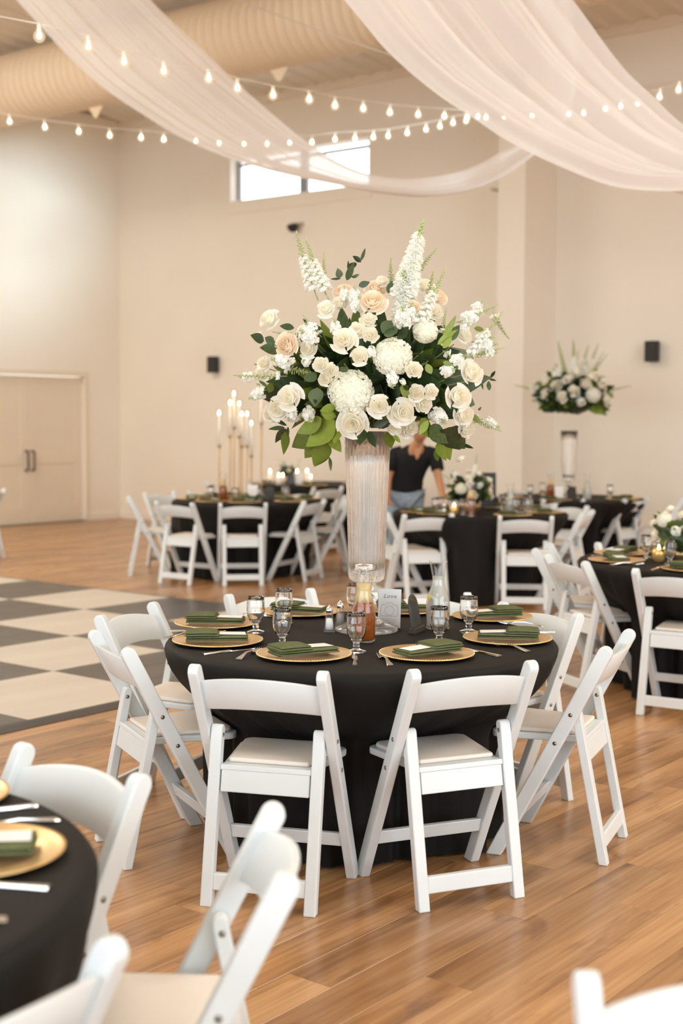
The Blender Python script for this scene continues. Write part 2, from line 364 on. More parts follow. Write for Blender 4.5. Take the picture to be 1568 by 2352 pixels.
for z in (5.32, 4.20):       # angled metal clips on the hidden side of the column
    bm = bmesh.new(); add_prism(bm, [(0, 0), (.30, .10), (.30, .13), (0, .10)], 'y', -.10, .10)
    tag(new('wall_bracket', bm_out(bm, 'wall_bracket', mat('olive_bracket', (.42, .38, .28), .5), bevel=.004), None, rm(8.43, BW-.30, z), (0, 0, RZ)),
        'angled metal bracket on the column side, the %s one' % ('upper' if z > 5 else 'lower'), 'bracket')
rbox('trim_1', WALL_RIGHT, 8.05, BW-.03, BW, 5.30, 5.34, M_TRIM)
rbox('trim_2', WALL_RIGHT, LW-.06, BW-.10, BW, WT-.10, WT+.02, M_TRIM, bevel=.01)
rbox('trim_3', LW-.10, LW, WALL_FRONT, BW, WT-.10, WT+.02, M_TRIM, bevel=.01)
rbox('baseboard_back', 8.44, LW, BW-.018, BW, 0, .11, M_WALL, bevel=.003); rbox('baseboard_back.001', WALL_RIGHT, 8.05, BW-.018, BW, 0, .11, M_WALL, bevel=.003)
rbox('baseboard_left', LW-.018, LW, DR1+.07, BW-.02, 0, .11, M_WALL, bevel=.003)
rbox('trim_4', WL0-.05, WL1+.05, BW-.02, BW, WZ0-.17, WZ0-.02, M_WALL, bevel=.004)
# window
win = empty('window_1', rm(WL0, BW, WZ0), RZ, kind='structure')
def wb(nm, x0, x1, y0, y1, z0, z1, m_, par=win, bev=.004): return new(nm, box(nm, x0, x1, y0, y1, z0, z1, m_, bev), par)
ww, wh = WL1-WL0, WZ1-WZ0; M_REV = mat('white_reveal', (.9, .9, .9), .5)
for k, (a, b_) in enumerate(((0, ww/2-.02), (ww/2+.02, ww))):
    wb('stile', a, a+.045, -.2, -.14, .0, wh, M_WIN); wb('stile', b_-.045, b_, -.2, -.14, 0, wh, M_WIN)
    wb('rail', a+.045, b_-.045, -.2, -.14, 0, .03, M_WIN); wb('rail', a+.045, b_-.045, -.2, -.14, wh-.10, wh-.06, M_WIN)
    wb('pane', a+.045, b_-.045, -.172, -.168, .03, wh-.10, M_THIN, bev=0)
wb('mullion', ww/2-.02, ww/2+.02, -.2, -.13, 0, wh, M_WIN)
wb('window_sill', 0, ww, -.2, -.001, 0, .012, M_REV, bev=.002)
# double door
door = empty('door_1', rm(LW, DR0, 0), RZ, kind='structure')
DW = (DR1-DR0)/2
def leaf(y0):      # y is negative along R
    bm = bmesh.new(); a, b_ = -y0-DW+.004, -y0-.004
    x = .075
    def bb(ya, yb, za, zb, xa, xb): add_prism(bm, [(xa, ya), (xb, ya), (xb, yb), (xa, yb)], 'z', za, zb)
    bb(a, b_, .012, DH-.008, x+.012, x+.045)                       # core sheet
    bb(a, a+.13, .012, DH-.008, x, x+.012); bb(b_-.13, b_, .012, DH-.008, x, x+.012)
    for za, zb in ((.012, .25), (.88, 1.02), (2.02, DH-.008)): bb(a+.13, b_-.13, za, zb, x, x+.012)
    return new('door_leaf', bm_out(bm, 'door_leaf', M_DOOR), door)
for k in (0, 1):
    lf = leaf(k*DW); yh = -DW+(.055 if k == 0 else -.055)
    hd = new('door_handle', tube('door_handle', [(.075, yh, .79), (.02, yh, .79), (.005, yh, .805), (.005, yh, 1.055), (.02, yh, 1.07), (.075, yh, 1.07)], .014, M_BRONZE, 8), lf)
for nm, args in (('trim_5', (LW-.015, LW+.002, DR1, DR1+.07, 0, DH+.07)), ('trim_6', (LW-.015, LW+.002, DR0-.07, DR1, DH, DH+.07)), ('trim_7', (LW-.015, LW+.002, DR0-.07, DR0, 0, DH))):
    rbox(nm, *args, M_DOOR, bevel=.003)
rbox('trim_8', LW-.01, LW+.12, DR0, DR1, .0005, .010, mat('dark_threshold', (.12, .08, .05), .5))
# ventilation duct
dz, dr, drad = 5.77, 11.23, .43
prof = []; ribs = 0; l = WALL_RIGHT+.3
while l < LW-.05:
    for d, r in ((0, drad), (.09, drad), (.10, drad+.002), (.115, drad+.002), (.125, drad)): prof.append((r, l+d))
    l += .125
duct = empty('ventilation_duct', rm(0, dr, dz), RZ, label='large round cream air duct running under the ceiling along the wall', cat='duct')
dm = lathe('duct_tube', [(0, prof[0][1])]+prof+[(0, prof[-1][1]+.01)], M_DUCT, 48)
new('duct_tube', dm, duct, (0, 0, 0), (0, PI/2, 0))
for l in (12.67, 9.73, 4.5):
    for s in (1,):
        new('gusset', prism('gusset', [(-.13, .0), (.13, .0), (.02, -.14), (-.02, -.14)], 'y', -.004, .004, M_DUCT), duct, (l, 0, -drad-.0))
for l in (1.5, 5.5, 9.5, 13.5):
    new('hanger_rod', tube('hanger_rod', [(l, 0, drad-.01), (l, 0, cz(dr)-dz-.02)], .006, M_STEEL, 6), duct)
tag(new('support_cable', tube('support_cable', [aty(430, -48, 12.6), aty(545, 0, 12.6), aty(784, 89, 12.4), aty(944, 141, 12.2), aty(1010, 168, 12.1)], .006, mat('tan_cable', (.6, .5, .38), .5), 6)), 'thin tan cable slung below the round duct', 'cable')
# wall loudspeakers and camera
for k, (l, lab) in enumerate(((13.63, 'small black wall speaker left of the tall centre flowers'), (6.76, 'small black wall speaker at the right above the far flowers'))):
    s = empty('wall_speaker', rm(l, BW, 2.34), RZ, label=lab, cat='speaker', group='black speakers on the back wall')
    new('speaker_case', prism('speaker_case', [(-.075, .03), (-.078, .11), (-.05, .150), (0, .165), (.05, .150), (.078, .11), (.075, .03)], 'z', -.117, .117, M_SPK, .006), s)
    new('mount', box('mount', -.03, .03, .0, .035, -.04, .04, M_SPK), s)
c_ = empty('security_camera', rm(12.10, BW, 4.20), RZ, label='small dark dome security camera under the window', cat='camera')
new('mount_plate', box('mount_plate', -.12, .12, .0, .03, -.0, .05, mat('camera_arm', (.5, .42, .32), .5), .005), c_)
new('dome', lathe('dome', [(0, -.09), (.045, -.075), (.075, -.03), (.08, 0), (.05, .02), (0, .02)], M_BLK, 20), c_, (0, .10, 0))
new('arm', box('arm', -.03, .03, .02, .1, .015, .035, M_BLK, .004), c_)

# ------------------------------------------------------------------ chequered dance floor
DL, DRr, TS = 5.457, 4.351, .9495
dance = empty('dance_floor', rm(DL, DRr, 0), RZ, label='black and white chequered dance floor laid on the oak planks', cat='dance floor')
def panel(m_):
    bm = bmesh.new(); q = TS/3
    for i in range(3):
        for j in range(3):
            x0, y0 = i*q+.0008, -(j+1)*q+.0008; x1, y1 = (i+1)*q-.0008, -j*q-.0008
            add_prism(bm, [(x0, y0), (x1, y0), (x1, y1), (x0, y1)], 'z', .001, .012)
    return bm_out(bm, 'floor_panel', m_, bevel=.0008, seg=1)
pw, pb = panel(M_TW), panel(M_TB)
for i in range(9):
    for j in range(-4, 4):
        new('floor_panel', pw if (i+j) % 2 == 0 else pb, dance, (i*TS, -j*TS, 0))
def edge(x0, x1, y0, y1, side):
    bm = bmesh.new()
    if side == 'l': add_prism(bm, [(x0, .001), (x1, .001), (x1, .012), (x1-.03, .012), (x0, .003)], 'y', y0, y1)
    else: add_prism(bm, [(y0, .001), (y1, .001), (y1, .003), (y0+.03, .012), (y0, .012)] if side == 'n' else [(y0, .001), (y1, .001), (y1, .012), (y1-.03, .012), (y0, .003)], 'x', x0, x1)
    return bm_out(bm, 'edge_trim', M_EDGE)
for j in range(-4, 4): new('edge_trim', edge(-.118, -.001, -(j+1)*TS, -j*TS-.001, 'l'), dance)
for i in range(9): new('edge_trim', edge(i*TS, (i+1)*TS-.001, -4*TS-.05, -4*TS-.001, 's'), dance)

# ------------------------------------------------------------------ folding chair
RX, LX = .2105, .172
def yr(z): return .198-.515*z            # rail centre line
tz = .752; nrm = Vector((1, .515)).normalized(); hw = .025
rail_pts = [(yr(0)+hw*1.12, 0)]
for k in range(9):
    a = -PI/2*0 + PI*k/8
    t = Vector((-.515, 1)).normalized(); v = Vector((yr(tz), tz)) + nrm*math.cos(a)*hw + t*math.sin(a)*hw
    rail_pts.append((v.x, v.y))
rail_pts.append((yr(0)-hw*1.12, 0))
mr = prism('side_rail', rail_pts, 'x', -.017, .017, M_PLAST, .005)
lt = Vector((-.082, .548)); lb = Vector((-.190, 0)); td = (lt-lb).normalized(); nd = Vector((td.y, -td.x)); lw = .016
leg_pts = [(lb.x+lw, 0)]+[tuple(lt+nd*math.cos(PI*k/8)*lw+td*math.sin(PI*k/8)*lw) for k in range(9)]+[(lb.x-lw, 0)]
ml = prism('rear_leg', leg_pts, 'x', -.0195, .0195, M_PLAST, .004)
def slat():
    vs, fs = [], []; n = 18; xw = RX-.015
    for i in range(n+1):
        u = -1+2*i/n; x = xw*u; bow = -.034*(1-u*u)
        zt = .722+.022*(1-u*u); zb = .622+.014*(1-u*u)
        for z, off in ((zb, -.009), (zb+.004, -.012), (zt-.004, -.012), (zt, -.009), (zt, .003), (zt-.004, .006), (zb+.004, .006), (zb, .003)):
            vs.append((x, yr(z)+bow+off, z))
    for i in range(n):
        for k in range(8): fs.append((i*8+k, i*8+(k+1) % 8, (i+1)*8+(k+1) % 8, (i+1)*8+k))
    fs.append(tuple(range(8))[::-1]); fs.append(tuple(n*8+k for k in range(8)))
    d = me('backrest', vs, fs, M_PLAST, True); bm = bmesh.new(); bm.from_mesh(d); bmesh.ops.recalc_face_normals(bm, faces=bm.faces)
    for e in bm.edges: e.smooth = e.calc_face_angle(0) < .9
    bm.to_mesh(d); bm.free(); return d
mb = slat()
def seat_outline(w0, w1, y0, y1, r):
    pts = [(-w0, y0), (w0, y0)]
    for k in range(6): a = PI/2*k/5; pts.append((w1-r+r*math.cos(a), y1-r+r*math.sin(a)))
    for k in range(6): a = PI/2+PI/2*k/5; pts.append((-w1+r+r*math.cos(a), y1-r+r*math.sin(a)))
    return pts
ms = prism('seat', seat_outline(.149, .188, -.098, .225, .04), 'z', .418, .441, M_PLAST, .005)
bm = bmesh.new(); add_prism(bm, seat_outline(.135, .170, -.085, .208, .035), 'z', .4415, .457)
mc = bm_out(bm, 'seat_cushion', M_CUSH, True, .007, 3)
bm = bmesh.new(); add_prism(bm, [(-.119, .424), (-.092, .424), (-.089, .441), (-.116, .441)], 'x', -LX+.02, LX-.02); add_prism(bm, [(-.131, .356), (-.106, .353), (-.095, .4245), (-.1175, .4245)], 'x', -LX+.024, LX-.024)
ma = bm_out(bm, 'rear_apron', M_PLAST, bevel=.003)
mf = prism('front_stretcher', [(yr(.15)-.012, .13), (yr(.15)+.012, .13), (yr(.18)+.012, .178), (yr(.18)-.012, .178)], 'x', -RX+.017, RX-.017, M_PLAST, .004)
mk = prism('rear_stretcher', [(-.192, .052), (-.170, .052), (-.162, .104), (-.184, .104)], 'x', -LX+.019, LX-.019, M_PLAST, .004)
mbo = lathe('bolt', [(0, .0025), (.004, .0025), (.0045, .001), (.007, .001), (.0075, 0), (0, 0)], M_BOLT, 12)
def chair(pos, face, label, group):
    root = empty('folding_chair', (pos.x, pos.y, 0), math.atan2(face.y, face.x)-PI/2, label=label, cat='chair', group=group)
    for s in (-1, 1):
        rl = new('side_rail', mr, root, (s*RX, 0, 0)); lg = new('rear_leg', ml, root, (s*LX, 0, 0))
        new('bolt', mbo, rl, (s*.0172, yr(.53), .53), (0, s*PI/2, 0)); new('bolt', mbo, rl, (s*.0172, yr(.425), .425), (0, s*PI/2, 0))
        new('bolt', mbo, lg, (-s*.0195, -.086, .53), (0, -s*PI/2, 0))
    new('backrest', mb, root); st = new('seat', ms, root); new('seat_cushion', mc, st)
    new('rear_apron', ma, root); new('front_stretcher', mf, root); new('rear_stretcher', mk, root)
    return root
def chair_px(p, q, z, centre, label, group):
    """p, q: the two ears (z=.765) or the two rear feet (z=0) in the photograph"""
    a, b_ = onz(*p, z), onz(*q, z); mid = (a+b_)/2; d = (b_-a).normalized(); n = Vector((-d.y, d.x, 0))
    if n.dot(centre-mid) < 0: n = -n
    pos = mid + n*(.193 if z == 0 else .197); chair(pos, n, label, group); return (pos, n)
E_, G_ = .765, 0.0
# ------------------------------------------------------------------ tables and cloths
mt_leg = None
def table(c, r, label, tname):
    t = empty('round_table', (c.x, c.y, 0), label=label, cat='table', group='round banquet tables')
    new('tabletop', lathe('tabletop', [(0, .742), (r-.012, .742), (r-.004, .738), (r-.004, .722), (r-.012, .718), (0, .718)], mat('plywood', (.4, .28, .16), .6), 48, smooth=False), t)
    rr = min(.30, r*.42)
    for k in range(4):
        a = PI/4+k*PI/2; new('leg', tube('leg', [(rr*math.cos(a), rr*math.sin(a), .718), (rr*.95*math.cos(a), rr*.95*math.sin(a), .001)], .014, M_BLK, 8), t)
    return t
def cloth(c, r, chairs, label, seed, floorz=.012, lo=.34):
    """black cloth: flat top, then falls and is pushed in by the seats"""
    rnd = random.Random(seed); n = 288; low = []
    for k in range(n):
        th = 2*PI*k/n; u = Vector((math.cos(th), math.sin(th), 0)); R = r+.012
        for pos, f in chairs:
            rel = Vector((pos.x-c.x, pos.y-c.y, 0)); side = Vector((-f.y, f.x, 0)); f3 = Vector((f.x, f.y, 0))
            rr = .20
            while rr < R:
                p = u*rr-rel
                if abs(p.dot(side)) < .238 and p.dot(f3) < .240 and p.dot(f3) > -.4: break
                rr += .01
            R = min(R, rr)
        low.append(max(R, lo))
    w = 5; sm = low[:]
    for _ in range(2):
        sm = [min(low[k], sum(sm[(k+j) % n] for j in range(-w, w+1))/(2*w+1)) for k in range(n)]
    ph = [rnd.random()*6.28 for _ in range(8)]
    def fold(th): return .5*math.sin(13*th+ph[0])+.35*math.sin(21*th+ph[1])+.3*math.sin(31*th+ph[2])+.15*math.sin(5*th+ph[3])
    vs, fs = [], []; rings = []
    vs.append((0, 0, .7455)); tops = [.2*r/.76, .45*r/.76, .62*r/.76]
    prof = [(q, .7455) for q in tops]+[(r-.03, .7455), (r-.012, .7450), (r-.001, .740), (r+.006, .730)]
    for R, z in prof: rings.append([(R, z)]*n)
    zs = [.715, .69, .66, .62, .58, .54, .50, .46, .42, .37, .31, .25, .19, .13, .08, .04, floorz]
    for z in zs:
        t = (.73-z)/(.73-.45); s = min(1, max(0, t)); s2 = .7*s**2.2+.3*s*s*(3-2*s); dn = (.73-z)/.73; ring = []
        for k in range(n):
            th = 2*PI*k/n; base = (r+.008)*(1-s2)+sm[k]*s2
            base += fold(th)*(.004+.034*min(1, dn*1.6))*(1 if sm[k] > .48 else .7) - .015*dn
            ring.append((min(base, r+.05, sm[k]+.02 if s >= 1 else 9), z))
        rings.append(ring)
    for ring in rings:
        for k in range(n):
            th = 2*PI*k/n; vs.append((ring[k][0]*math.cos(th), ring[k][0]*math.sin(th), ring[k][1]))
    for k in range(n): fs.append((0, 1+k, 1+(k+1) % n))
    for i in range(len(rings)-1):
        for k in range(n): fs.append((1+i*n+k, 1+(i+1)*n+k, 1+(i+1)*n+(k+1) % n, 1+i*n+(k+1) % n))
    return tag(new('tablecloth', me('tablecloth', vs, fs, M_CLOTH, True), None, (c.x, c.y, 0)), label, 'tablecloth', 'black floor-length cloths')
TZ = .7462      # top of the cloth
# ------------------------------------------------------------------ tableware prototypes
def charger():
    n = 96
    prof = [(0, .004), (.105, .004), (.115, .006), (.135, .011), (.156, .013), (.160, .0145), (.163, .013), (.163, .010), (.150, .008), (.118, .001), (.10, 0), (0, 0)]
    def fl(r, z, i, th): return r+.0012*math.cos(48*2*th*.5*2) if r >= .16 else r
    return lathe('charger_plate', prof, M_GOLD, n*2, None)
m_plate = charger()
beads = []
bd = bpy.data.meshes.new('b'); bm = bmesh.new(); bmesh.ops.create_icosphere(bm, subdivisions=1, radius=.0024); bm.to_mesh(bd); bm.free()
m_beads = join_data('beaded_rim', [(bd, Matrix.Translation((.1615*math.cos(2*PI*k/110), .1615*math.sin(2*PI*k/110), .0135)), 0) for k in range(110)], [M_GOLD])
def napkin(seed=0):
    """long folded napkin: several turned layers, a thicker pocket flap over one half"""
    bm = bmesh.new()
    def slab(x0, x1, y0, y1, z0, z1, n=5, wav=.0):
        # rounded cross-section in y-z swept along x with slight swell
        m_ = 12; ringv = []
        for i in range(m_+1):
            u = i/m_; x = x0+(x1-x0)*u; ring = []
            zc = (z0+z1)/2; h = (z1-z0)/2; yc = (y0+y1)/2; w = (y1-y0)/2
            dz_ = wav*math.sin(u*PI)
            for k in range(16):
                a = 2*PI*k/16; cx_, sx_ = math.cos(a), math.sin(a)
                ring.append(bm.verts.new((x, yc+w*math.copysign(abs(cx_)**.55, cx_)*(1+.02*math.sin(5*u+seed)), max(.0005, zc+h*math.copysign(abs(sx_)**.8, sx_)+dz_*(1 if sx_ > 0 else .3)))))
            ringv.append(ring)
        for i in range(m_):
            for k in range(16): bm.faces.new((ringv[i][k], ringv[i][(k+1) % 16], ringv[i+1][(k+1) % 16], ringv[i+1][k]))
        bm.faces.new(ringv[0]); bm.faces.new(ringv[-1][::-1])
    slab(-.112, .108, -.056, .054, .0005, .0095, wav=.001)
    slab(-.110, .106, -.054, .055, .0090, .0185, wav=.001)
    slab(-.116, .006, -.058, .056, .0170, .0265, wav=.002)
    slab(-.112, .000, -.056, .055, .0255, .0335, wav=.003)
    return bm_out(bm, 'napkin', M_NAP, True)
m_nap = napkin()
def card(w, h, lines, ti=.0006):
    bm = bmesh.new(); add_prism(bm, [(-w/2, -h/2), (w/2, -h/2), (w/2, h/2), (-w/2, h/2)], 'z', 0, ti)
    d = bm_out(bm, 'menu_card', M_CARD); d.materials.append(M_INK); return d
m_card = card(.112, .062, 0)
def scribble(w, rows, seed):
    """fine handwriting-like ink strokes, flat print"""
    rnd = random.Random(seed); vs, fs = [], []
    for (y, x0, x1, amp, th) in rows:
        n = max(8, int((x1-x0)/.0016)); o = len(vs)
        for i in range(n+1):
            x = x0+(x1-x0)*i/n; yy = y+amp*math.sin(i*1.9+seed)*(.6+.4*rnd.random())
            vs += [(x, yy-th/2, 0), (x, yy+th/2, 0)]
        for i in range(n):
            if rnd.random() < .12: continue
            fs.append((o+2*i, o+2*i+2, o+2*i+3, o+2*i+1))
    return me('lettering', vs, fs, M_INK)
m_scr = scribble(.1, [(.006, -.006, .028, .0038, .0007), (-.008, -.004, .030, .0008, .0005)], 3)
def goblet():
    o_ = [(0, 0), (.034, 0), (.036, .002), (.034, .005), (.020, .009), (.011, .013), (.0095, .018), (.0125, .024), (.0105, .030), (.0125, .036), (.015, .0395), (0, .041)]
    b_ = [(.0125, .036), (.019, .043), (.027, .053), (.0325, .068), (.035, .086), (.0345, .105), (.0325, .124), (.0315, .137), (.0300, .1375), (.0305, .124), (.0325, .104), (.033, .086), (.0305, .069), (.025, .056), (.018, .0465), (.010, .0425), (0, .042)]
    return lathe('stem_and_foot', o_, M_GLASS, 28), lathe('glass_bowl', b_, M_GLASS, 32)
m_gst, m_gbw = goblet()
def cutlery_fork():
    vs, fs = [], []
    def strip(pts):      # pts: (x, y, z, halfwidth, thick)
        o = len(vs)
        for x, y, z, w, t in pts: vs.extend([(x-w, y, z), (x+w, y, z), (x+w*.8, y, z+t), (x-w*.8, y, z+t)])
        for i in range(len(pts)-1):
            for k in range(4): fs.append((o+4*i+k, o+4*i+(k+1) % 4, o+4*i+4+(k+1) % 4, o+4*i+4+k))
        fs.append((o+3, o+2, o+1, o)); q = o+4*(len(pts)-1); fs.append((q, q+1, q+2, q+3))
    strip([(0, -.10, .001, .011, .003), (0, -.09, .002, .0115, .003), (0, -.06, .006, .007, .003), (0, -.02, .012, .0035, .003), (0, .02, .010, .0035, .003), (0, .032, .006, .008, .0025), (0, .042, .003, .012, .002), (0, .052, .002, .0125, .0018)])
    for x in (-.0105, -.0035, .0035, .0105): strip([(x, .050, .002, .0021, .0018), (x, .08, .006, .0019, .0016), (x, .095, .009, .0010, .0012)])
    return me('fork', vs, fs, M_STEEL, False)
def cutlery_knife():
    vs, fs = [], []
    pts = [(-.110, .0085, .005), (-.102, .0095, .005), (-.07, .007, .005), (-.03, .0055, .005), (.0, .006, .005), (.006, .0095, .003), (.04, .0105, .0022), (.08, .0095, .002), (.10, .006, .0018), (.108, .001, .0015)]
    for y, w, t in pts: vs.extend([(-w, y, .0005), (w, y, .0005), (w*.8, y, .0005+t), (-w*.8, y, .0005+t)])
    for i in range(len(pts)-1):
        for k in range(4): fs.append((4*i+k, 4*i+(k+1) % 4, 4*i+4+(k+1) % 4, 4*i+4+k))
    fs.append((3, 2, 1, 0)); q = 4*(len(pts)-1); fs.append((q, q+1, q+2, q+3))
    return me('knife', vs, fs, M_STEEL, False)
m_fork, m_knife = cutlery_fork(), cutlery_knife()
def put(name, data, loc, rz, label, cat, group=None, z=TZ):
    if data == 'goblet':
        t = empty(name, (loc.x, loc.y, z), rz, label=label, cat=cat, group=group); new('stem_and_foot', m_gst, t); new('glass_bowl', m_gbw, t); return t
    o = new(name, data, None, (loc.x, loc.y, z), (0, 0, rz)); return tag(o, label, cat, group)
def place_plate(p, rz, who, table_g, with_card=True):
    t = empty('charger_plate', (p.x, p.y, TZ), 0, label='gold plate '+who, cat='plate', group='gold charger plates on '+table_g)
    new('plate', m_plate, t); new('beaded_rim', m_beads, t)
    nk = tag(new('folded_napkin', m_nap, None, (p.x, p.y, TZ+.0125), (0, 0, rz)), 'olive napkin '+who, 'napkin', 'olive napkins on '+table_g)
    if with_card:
        k = tag(new('menu_card', m_card, None, (0, 0, 0)), 'white menu card '+who, 'card', 'menu cards on '+table_g)
        k.matrix_world = Matrix.Translation((p.x, p.y, TZ+.0125)) @ Matrix.Rotation(rz, 4, 'Z') @ Matrix.Translation((.044, .004, .0215)) @ Matrix.Rotation(math.radians(4), 4, 'Z') @ Matrix.Rotation(math.radians(1.5), 4, 'Y')
        s = new('lettering', m_scr, k, (0, 0, .0008))
# ------------------------------------------------------------------ main table
C0 = Vector((.075, 4.92, 0)); R0_ = .712
table(C0, R0_, 'round table under the black cloth, carrying the tall fluted vase', 'main')
gm = 'chairs around the main table'
mains = [
 chair_px((475, 2080), (711, 2104), G_, C0, 'white folding chair, back to viewer, front left of the tall vase table', gm),
 chair_px((970, 2094), (1191, 2060), G_, C0, 'white folding chair, back to viewer, front right of the tall vase table', gm),
 chair_px((1389, 1985), (1432, 1922), G_, C0, 'white folding chair seen side-on at the right end of the tall vase table', gm),
 chair_px((1318, 1412), (1168, 1389), E_, C0, 'white folding chair behind the side-on chair, right rear of the tall vase table', gm),
 chair_px((1073, 1366), (858, 1366), E_, C0, 'white folding chair behind the water carafe on the tall vase table', gm),
 chair_px((523, 1370), (712, 1356), E_, C0, 'white folding chair at the rear of the tall vase table, left of the shakers', gm),
 chair_px((242, 1415), (336, 1391), E_, C0, 'white folding chair at the left of the tall vase table, beside the dance floor', gm),
 chair_px((226, 1930), (289, 1996), G_, C0, 'white folding chair seen side-on at the left front of the tall vase table', gm)]
cloth(C0, R0_, mains, 'black cloth over the centre table with the tall fluted vase', 3)
TM = 'the centre table'
for (px, py, rz, who) in ((698, 1499, .50, 'left of front centre on the vase table'), (980, 1498, -2.55+PI*0, 'right of front centre on the vase table'),
                          (500, 1468, .06, 'at the left front of the vase table'), (497, 1428, -.05, 'at the left rear of the vase table'),
                          (690, 1402, -.35, 'at the rear left of the vase table'), (928, 1397, .05, 'behind the black table sign of the vase table'),
                          (1130, 1413, PI+.25, 'at the right rear of the vase table'), (1165, 1463, PI-.12, 'at the right front of the vase table')):
    p = onz(px, py, TZ+.013); place_plate(p, rz, who, TM)
for (px, py, who) in ((587, 1453, 'at the left, between the two left plates'), (652, 1432, 'behind the left front pair of goblets'), (648, 1485, 'at the left front, behind the front left plate'),
                      (818, 1498, 'front centre before the tea jar'), (1008, 1480, 'in front of the water carafe'), (1076, 1452, 'at the right beside the right rear plate'),
                      (815, 1418, 'behind the tea jar')):
    put('water_goblet', 'goblet', onz(px, py, TZ), random.random()*6, 'water goblet '+who, 'glass', 'goblets on the vase table')
def cut_px(kind, a, b_, lab, z=TZ, grp='cutlery on the vase table'):
    """a: handle end, b: tip, in the photograph"""
    A, B = onz(*a, z), onz(*b_, z); d = B-A; rz = math.atan2(d.y, d.x)-PI/2
    put(kind, m_fork if kind == 'fork' else m_knife, A+d.normalized()*(.10 if kind == 'fork' else .109), rz, lab, kind, grp, z=z+.0004)
cut_px('fork', (546, 1516), (612, 1486), 'silver fork lying left of the front left plate')
cut_px('knife', (815, 1530), (813, 1490), 'silver knife standing out below the front centre goblet foot')
cut_px('fork', (897, 1530), (855, 1491), 'silver fork between the two front gold plates')
cut_px('knife', (1148, 1509), (1062, 1489), 'silver knife right of the front right plate')
cut_px('knife', (466, 1504), (590, 1489), 'silver knife in front of the left front plate')
cut_px('fork', (382, 1466), (448, 1458), 'silver fork at the left edge of the cloth')
cut_px('knife', (387, 1451), (470, 1450), 'silver knife between the two left gold plates')
cut_px('fork', (1214, 1498), (1098, 1474), 'silver fork in front of the right front plate')
cut_px('fork', (1250, 1440), (1142, 1432), 'silver fork between the two right plates')
cut_px('knife', (1272, 1453), (1215, 1455), 'silver knife at the right edge of the cloth')
cut_px('knife', (560, 1411), (700, 1422), 'silver knife in front of the rear left plate')
# salt and pepper
def shaker(p, fill, label):
    t = empty('shaker', (p.x, p.y, TZ), label=label, cat='shaker', group='salt and pepper shakers on the vase table')
    fl = lambda r, z, i, th: r*(1+.05*math.cos(10*th)) if i < 8 else r
    new('glass_body', lathe('glass_body', [(0, 0), (.021, 0), (.022, .004), (.019, .010), (.0175, .03), (.0145, .06), (.0125, .075), (.0108, .075), (.0125, .058), (.0155, .03), (.016, .012), (0, .010)], M_THIN, 40, fl), t)
    new('filling', lathe('filling', [(0, .0105), (.0145, .0105), (.0145, .03), (.012, .052), (0, .053)], fill, 20), t)
    new('chrome_cap', lathe('chrome_cap', [(.0127, .0755), (.0135, .076), (.0135, .085), (.011, .092), (.006, .097), (.003, .099), (.003, .103), (0, .104)], M_CHROME, 20), t)
shaker(onz(756, 1452, TZ), M_SALT, 'small glass salt shaker with chrome cap near the vase foot')
shaker(onz(781, 1440, TZ), M_PEPPER, 'small glass pepper shaker with chrome cap beside the salt')
# tea jar
def tea_jar(p, label, group='tea jars', amt=.125):
    t = empty('tea_jar', (p.x, p.y, TZ), label=label, cat='jar', group=group)
    o_ = [(0, 0), (.038, 0), (.0425, .004), (.0435, .012), (.0435, .105), (.042, .125), (.035, .150), (.029, .172), (.0275, .19), (.029, .215), (.0325, .238), (.0345, .242), (.0345, .248)]
    i_ = [(.0325, .249), (.0305, .24), (.027, .214), (.0255, .19), (.027, .172), (.033, .149), (.0398, .124), (.0412, .105), (.0412, .012), (.036, .007), (0, .007)]
    new('glass_jar', lathe('glass_jar', o_+i_, M_THIN, 36), t)
    a = [(r-.0006, z) for r, z in i_[::-1]][1:]
    new('iced_tea', lathe('iced_tea', [(0, .0076), (.0354, .0076), (.0404, .013), (.0404, .104), (.039, .124), (.0335, amt+.02), (0, amt+.02)], M_TEA, 36), t)
    new('tea_foam', lathe('tea_foam', [(0, amt+.0205), (.0330, amt+.0205), (.0265, .171), (.0248, .19), (.0262, .213), (0, .216)], M_TEATOP, 32), t)
    new('glass_lid', lathe('glass_lid', [(0, .262), (.027, .262), (.033, .266), (.0345, .270), (.0345, .276), (.031, .280), (.022, .276), (0, .275)], M_GLASS, 32), t)
    rg = [(.036*math.cos(a_), .036*math.sin(a_), .253) for a_ in [2*PI*k/24 for k in range(25)]]
    new('wire_bail', join_data('wire_bail', [(tube('w', rg, .0013, None, 6), Matrix.Identity(4), 0), (tube('w', [(r[0], r[1], r[2]+.011) for r in rg], .0013, None, 6), Matrix.Identity(4), 0),
        (tube('w', [(-.01, -.036, .253), (-.013, -.039, .268), (-.004, -.040, .276), (.008, -.037, .262), (.006, -.036, .240), (.0, -.033, .22), (-.010, -.036, .253)], .0013, None, 6), Matrix.Identity(4), 0)], [M_STEEL]), t)
    return t
tea_jar(onz(835, 1473, TZ), 'clip-top glass jar of amber iced tea on the vase table')
